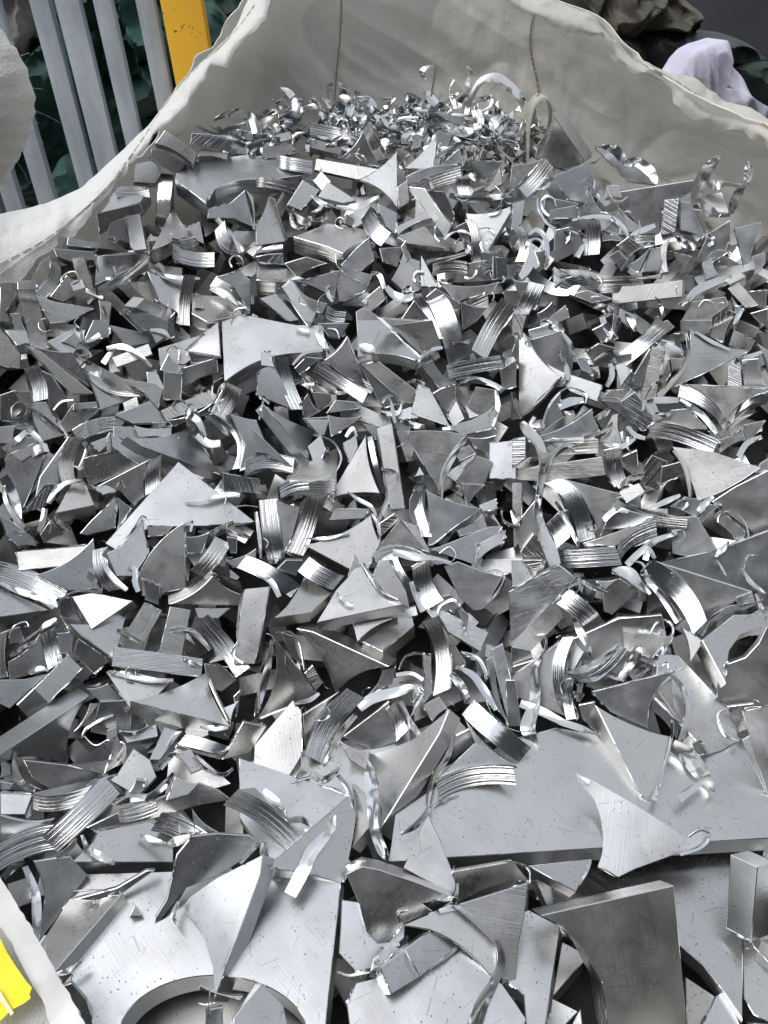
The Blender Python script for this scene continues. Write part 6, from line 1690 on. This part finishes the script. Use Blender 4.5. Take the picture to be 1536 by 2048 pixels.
corner = empty('bag_corner', at_z(40, 1950, .05)); tag(corner, 'white bag corner with a clear hem and a yellow label at the lower left', 'bag')
edge = resample([(-60, 1650), (0, 1752), (22, 1790), (60, 1850), (110, 1940), (150, 2010), (200, 2100)], 46); edge = [(x + r3.uniform(-2, 2), y + r3.uniform(-2, 2)) for x, y in edge]
inner = resample([(110, 2110), (90, 2010), (60, 1960), (20, 1880), (-70, 1760)], 26)
sheet('hem', edge + [(x + r3.uniform(-1.5, 1.5), y) for x, y in inner], .13, M_FILM, corner, .004, wob=.003)
sheet('woven_panel', [(-150, 1700), (-10, 1790), (40, 1880), (80, 1960), (118, 2110), (-150, 2110)], .118, M_HEM, corner, .003, wob=.004)
lab_ = [(-60, 1820), (0, 1876), (14, 1905), (30, 1930), (52, 1962), (65, 1977), (60, 1990), (63, 1998), (50, 2008), (24, 2020), (0, 2042), (-60, 2075)]
sheet('yellow_label', lab_, .138, M_YEL, corner, .0006, wob=.002)
sheet('tape_strip', [(-20, 1968), (2, 1984), (14, 2004), (28, 2026), (22, 2032), (6, 2008), (-20, 1990)], .1402, M_TAPE, corner, .0004, wob=.0015)

# frayed cream sling hanging into the frame at the left
sl = MB(); sp = [(-900, -700), (-560, -330), (-300, -80), (-160, 40), (-80, 110), (-42, 170), (-42, 228), (-70, 290), (-125, 380), (-260, 520), (-420, 800)]
S_ = [Vector(q) for q in catmull([list(at_y(x, y, .80)) for x, y in sp], 8)]
rad = [(.030 + .013 * math.sin(math.pi * min(1, i / len(S_) * 1.0))) * (1 + .03 * math.sin(i * 2.3)) for i in range(len(S_))]
tube(sl, S_, rad, 28)
M_SLING = plain('sling_fibre', (.82, .79, .72), .95, (.88, .86, .82), 26, .9, 420)
so = link('lifting_sling', sl.mesh('sling'), [M_SLING], None, 60)
for v in so.data.vertices: v.co += Vector((noise.noise(v.co * 60), noise.noise(v.co * 60 + Vector((9, 0, 0))), noise.noise(v.co * 50))) * .0035
tag(so, 'thick frayed cream lifting sling hanging in front of the fence', 'sling')
fr_ = MB(); vs = [v.co.copy() for v in so.data.vertices]
for i in range(110):
    p = r3.choice(vs); c = min(S_, key=lambda q: (q - p).length); o_ = (p - c).normalized(); q = p + (o_ + Vector((r3.gauss(0, .6), r3.gauss(0, .6), r3.gauss(0, .6) - .6))) * r3.uniform(.004, .012)
    tube(fr_, [p, (p + q) / 2 + o_ * .002, q], .00012, 3)
link('frayed_fibre', fr_.mesh('fibre'), [M_SLING], so, 0)['kind'] = 'stuff'

# galvanised fence and yellow post
def galv():
    k = NT('galvanised_steel'); tc = k.n.new('ShaderNodeTexCoord'); P = tc.outputs['Object']
    f = k.noise(k.mapping(P, (9, 9, 3)), 1, 5, .65); g = k.noise(P, 60, 3, .6)
    k.l(k.ramp(f, [(.3, (.24, .275, .315)), (.7, (.52, .56, .60)), (.5, (.36, .40, .445))]), k.b.inputs['Base Color'])
    k.b.inputs['Metallic'].default_value = .35; k.l(k.mr(g, .3, .7, .42, .62), k.b.inputs['Roughness']); k.l(k.bump(g, .15, .002), k.b.inputs['Normal']); return k.m
M_GALV = galv()
def post_paint():
    k = NT('yellow_paint'); tc = k.n.new('ShaderNodeTexCoord'); P = tc.outputs['Object']
    v = k.noise(P, 110, 3, .7); cl = k.noise(P, 9, 2, .5); gate = k.math('MULTIPLY', k.math('GREATER_THAN', v, .64), k.math('GREATER_THAN', cl, .56))
    k.l(k.mix(gate, k.mix(k.noise(P, 12, 4), (.72, .36, .02), (.84, .48, .03)), (.10, .05, .02)), k.b.inputs['Base Color']); k.b.inputs['Roughness'].default_value = .5
    k.l(k.bump(gate, .4, .001), k.b.inputs['Normal']); return k.m
def vbar(name, mat, x0, x1, dep, Yf, parent, ztop=1.0, py=20, bev=.003):
    """vertical bar whose front face spans photograph columns x0..x1 at row py"""
    a = at_y(x0, py, Yf); b = at_y(x1, py, Yf); bm = bmesh.new(); bmesh.ops.create_cube(bm, size=1)
    w_ = b.x - a.x
    bmesh.ops.scale(bm, verts=bm.verts, vec=(w_, dep, ztop - GZ)); bmesh.ops.bevel(bm, geom=bm.edges[:], offset=bev, segments=2, affect='EDGES', profile=.6)
    c = Vector(((a.x + b.x) / 2, Yf + dep / 2, (ztop + GZ) / 2)); me = bpy.data.meshes.new(name)
    bmesh.ops.translate(bm, verts=bm.verts, vec=c - (parent.location if parent else c)); bm.to_mesh(me); bm.free()
    o = link(name, me, [mat], parent, 40)
    if not parent: o.location = c
    return o
fence = empty('steel_fence', (-1.2, 2.0, GZ)); tag(fence, 'grey galvanised fence of flat vertical bars behind the bag', 'fence')
for x0, x1 in ((-640, -600), (-560, -520), (-480, -440), (-400, -362), (-325, -288), (-250, -212), (-180, -140), (-118, -80), (-40, 0), (62, 101), (113, 162), (189, 226), (274, 311)): vbar('fence_bar', M_GALV, x0, x1, .03, 2.0, fence)
for z_ in (-.35, .95):
    bm = bmesh.new(); bmesh.ops.create_cube(bm, size=1); bmesh.ops.scale(bm, verts=bm.verts, vec=(1.6, .03, .05)); bmesh.ops.translate(bm, verts=bm.verts, vec=Vector((-1.15, 2.047, z_)) - fence.location)
    me = bpy.data.meshes.new('rail'); bm.to_mesh(me); bm.free(); link('fence_rail', me, [M_GALV], fence, 0)
yp = vbar('yellow_post', post_paint(), 323, 405, .05, 1.95, None, 1.15); tag(yp, 'chipped yellow painted steel post at the end of the fence', 'post')

def cloth(name, label, cat, px, Y, mat, amp=.05, freq=6, seed=1, bulge=.12, n=110, stretch=1):
    """crumpled heap of cloth or net: a full, rounded body filling the outline"""
    P = [at_y(x, y, Y) for x, y in px]; c = sum(P, Vector()) / len(P); m = MB(); K = len(P)
    ring = [Vector(q) for q in catmull([list(p) for p in P + [P[0]]], max(2, n // K))][:-1]; K = len(ring); nr = 40
    top = m.add(c + Vector((0, -bulge, 0))); prev = None
    for r_ in range(1, nr + 1):
        f = r_ / nr; row = []
        for i in range(K):
            p = c + (ring[i] - c) * math.sin(f * math.pi * .5); p = p + Vector((0, -bulge * math.cos(f * math.pi * .5), 0)); q = (p * freq if stretch == 1 else Vector((p.x * freq * stretch + p.z * freq * .6, p.y, p.z * freq / stretch))) + Vector((seed, 0, 0))
            k = (1 - abs(noise.noise(q)) * 2) ** 2 * amp * 1.3 + (1 - abs(noise.noise(q * 2.2 + Vector((5, 0, 0)))) * 2) ** 2 * amp * .75 + (1 - abs(noise.noise(q * 5)) * 2) * amp * .22
            p = p + Vector((0, -k, 0)) * (1 - .5 * f) + Vector((noise.noise(q * 1.7), 0, noise.noise(q * 1.3 + Vector((3, 3, 3))))) * amp * .4
            row.append(m.add(p))
        for i in range(K):
            j = (i + 1) % K
            if prev is None: m.face((top, row[i], row[j]), [(0, 0), (.01, 0), (.01, .01)])
            else: m.face((prev[i], row[i], row[j], prev[j]), [(i * .01, f), (i * .01, f), (i * .01, f), (i * .01, f)])
        prev = row
    back = [m.add(Vector(m.v[v]) + Vector((0, .10, 0))) for v in prev]
    for i in range(K): j = (i + 1) % K; m.face((prev[i], back[i], back[j], prev[j]))
    m.face(back[::-1])
    o = link(name, m.mesh(name, c), [mat], None, 60); o.location = c; tag(o, label, cat); return o
M_NET = plain('green_net', (.008, .038, .03), .7, (.022, .09, .068), 5, .8, 240)
M_NET2 = plain('dark_green_net', (.004, .014, .012), .8, (.01, .035, .028), 6, .8, 240)
M_DIRTY = plain('dirty_cloth', (.13, .115, .11), .9, (.27, .25, .24), 7, .6, 90)
M_BROWN = plain('brown_tarpaulin', (.022, .02, .014), .6, (.09, .08, .06), 6, .6, 60)
M_BLACK = plain('black_plastic', (.012, .013, .013), .45, (.03, .034, .033), 9, .3, 50)
M_LAV = plain('lavender_cloth', (.44, .43, .54), .9, (.58, .57, .67), 7, .4, 300)
cloth('green_net', 'large crumpled bale of dark green net behind the left fence bars', 'net', [(60, 60), (130, 20), (220, 60), (250, 200), (220, 330), (150, 400), (70, 390), (50, 260)], 2.45, M_NET, .09, 5, 1, .2)
cloth('green_net', 'crumpled green net showing between the fence bars and the yellow post', 'net', [(190, -60), (330, -60), (430, -20), (470, 60), (430, 160), (330, 260), (220, 300), (180, 150)], 2.55, M_NET, .10, 6, 5, .2)
cloth('green_net', 'smooth pale green net edge low behind the fence next to the hem', 'net', [(90, 370), (120, 320), (150, 310), (190, 330), (180, 400), (100, 420)], 2.2, plain('pale_green_net', (.05, .13, .11), .7, (.09, .2, .17), 6, .5, 200), .03, 6, 8, .06)
cloth('dirty_sack', 'dirty grey sack hanging behind the top left fence bars', 'sack', [(-80, -60), (60, -60), (80, 40), (70, 140), (60, 230), (-20, 300), (-90, 200)], 2.3, M_DIRTY, .05, 7, 3, .08)
cloth('green_net', 'dark net heap behind the yellow post at the top', 'net', [(410, -60), (520, -60), (520, 30), (480, 90), (420, 120)], 2.7, M_NET2, .06, 7, 12, .1)
cloth('brown_tarpaulin', 'crumpled brown tarpaulin at the top right behind the bag', 'tarpaulin', [(1160, -40), (1290, -40), (1350, 8), (1378, 45), (1360, 72), (1290, 66), (1230, 72), (1180, 40)], 2.3, M_BROWN, .07, 7, 17, .1)
cloth('black_plastic_sheet', 'folded black plastic sheet under the brown tarpaulin', 'plastic sheet', [(1180, 70), (1290, 62), (1420, 70), (1500, 100), (1520, 135), (1440, 140), (1400, 180), (1300, 160), (1230, 130)], 2.25, M_BLACK, .05, 5, 21, .06)
cloth('lavender_cloth', 'pale lavender cloth draped beside the bag at the right', 'cloth', [(1340, 150), (1385, 105), (1440, 76), (1455, 84), (1450, 112), (1478, 150), (1500, 195), (1560, 240), (1500, 290), (1380, 240)], 1.95, M_LAV, .022, 7, 25, .03, stretch=2.2)
cloth('green_net', 'very dark green net at the right edge beyond the lavender cloth', 'net', [(1480, 140), (1560, 130), (1640, 180), (1640, 300), (1540, 280), (1490, 210)], 2.15, M_NET2, .05, 8, 28, .06)

# ground, shed wall, and unseen walls added to darken reflections
def slab(name, lo, hi, mat, label=None, cat=None, kind=None):
    bm = bmesh.new(); bmesh.ops.create_cube(bm, size=1); c = (Vector(lo) + Vector(hi)) / 2
    bmesh.ops.scale(bm, verts=bm.verts, vec=Vector(hi) - Vector(lo)); me = bpy.data.meshes.new(name); bm.to_mesh(me); bm.free()
    o = link(name, me, [mat], None, 0); o.location = c; tag(o, label, cat, kind=kind); return o
M_GROUND = plain('dusty_concrete', (.10, .10, .095), .9, (.20, .19, .175), 2, .4, 60)
M_WALL = plain('dark_wall', (.035, .037, .042), .8, (.07, .073, .082), 2, .3, 40)
slab('ground', (-60, -60, GZ - .2), (60, 60, GZ), M_GROUND, kind='structure')
slab('building_wall', (-6, 4.4, GZ), (6, 4.7, 1.5), M_WALL, 'dark shed wall standing behind the bag and fence', 'wall')
slab('added_rear_wall', (-6, -3.4, GZ), (6, -3.2, 4.3), M_WALL, 'unseen dark wall added behind the camera to darken reflections', 'wall')  # never in view; added so metal facing the camera mirrors something dark

slab('added_side_wall', (4.2, -4.5, GZ), (4.5, 4.2, 2.4), M_WALL, 'unseen dark wall added on the right to block low sky light', 'wall')  # out of view; added to cut the low sky light from the right

# core under the visible scrap, coloured near black for shade in the gaps
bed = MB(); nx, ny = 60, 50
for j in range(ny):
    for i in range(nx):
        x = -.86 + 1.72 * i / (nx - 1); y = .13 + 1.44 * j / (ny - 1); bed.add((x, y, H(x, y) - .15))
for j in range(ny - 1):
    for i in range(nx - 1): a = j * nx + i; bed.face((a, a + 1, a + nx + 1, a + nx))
o = link('shade_core', bed.mesh('bed'), [plain('shade_core', (.03, .03, .03), .7, (.08, .08, .08), 30, .8, 60, .3)], None, 60); tag(o, 'core of the heap, coloured near black for the shade between pieces', 'scrap metal', kind='stuff')
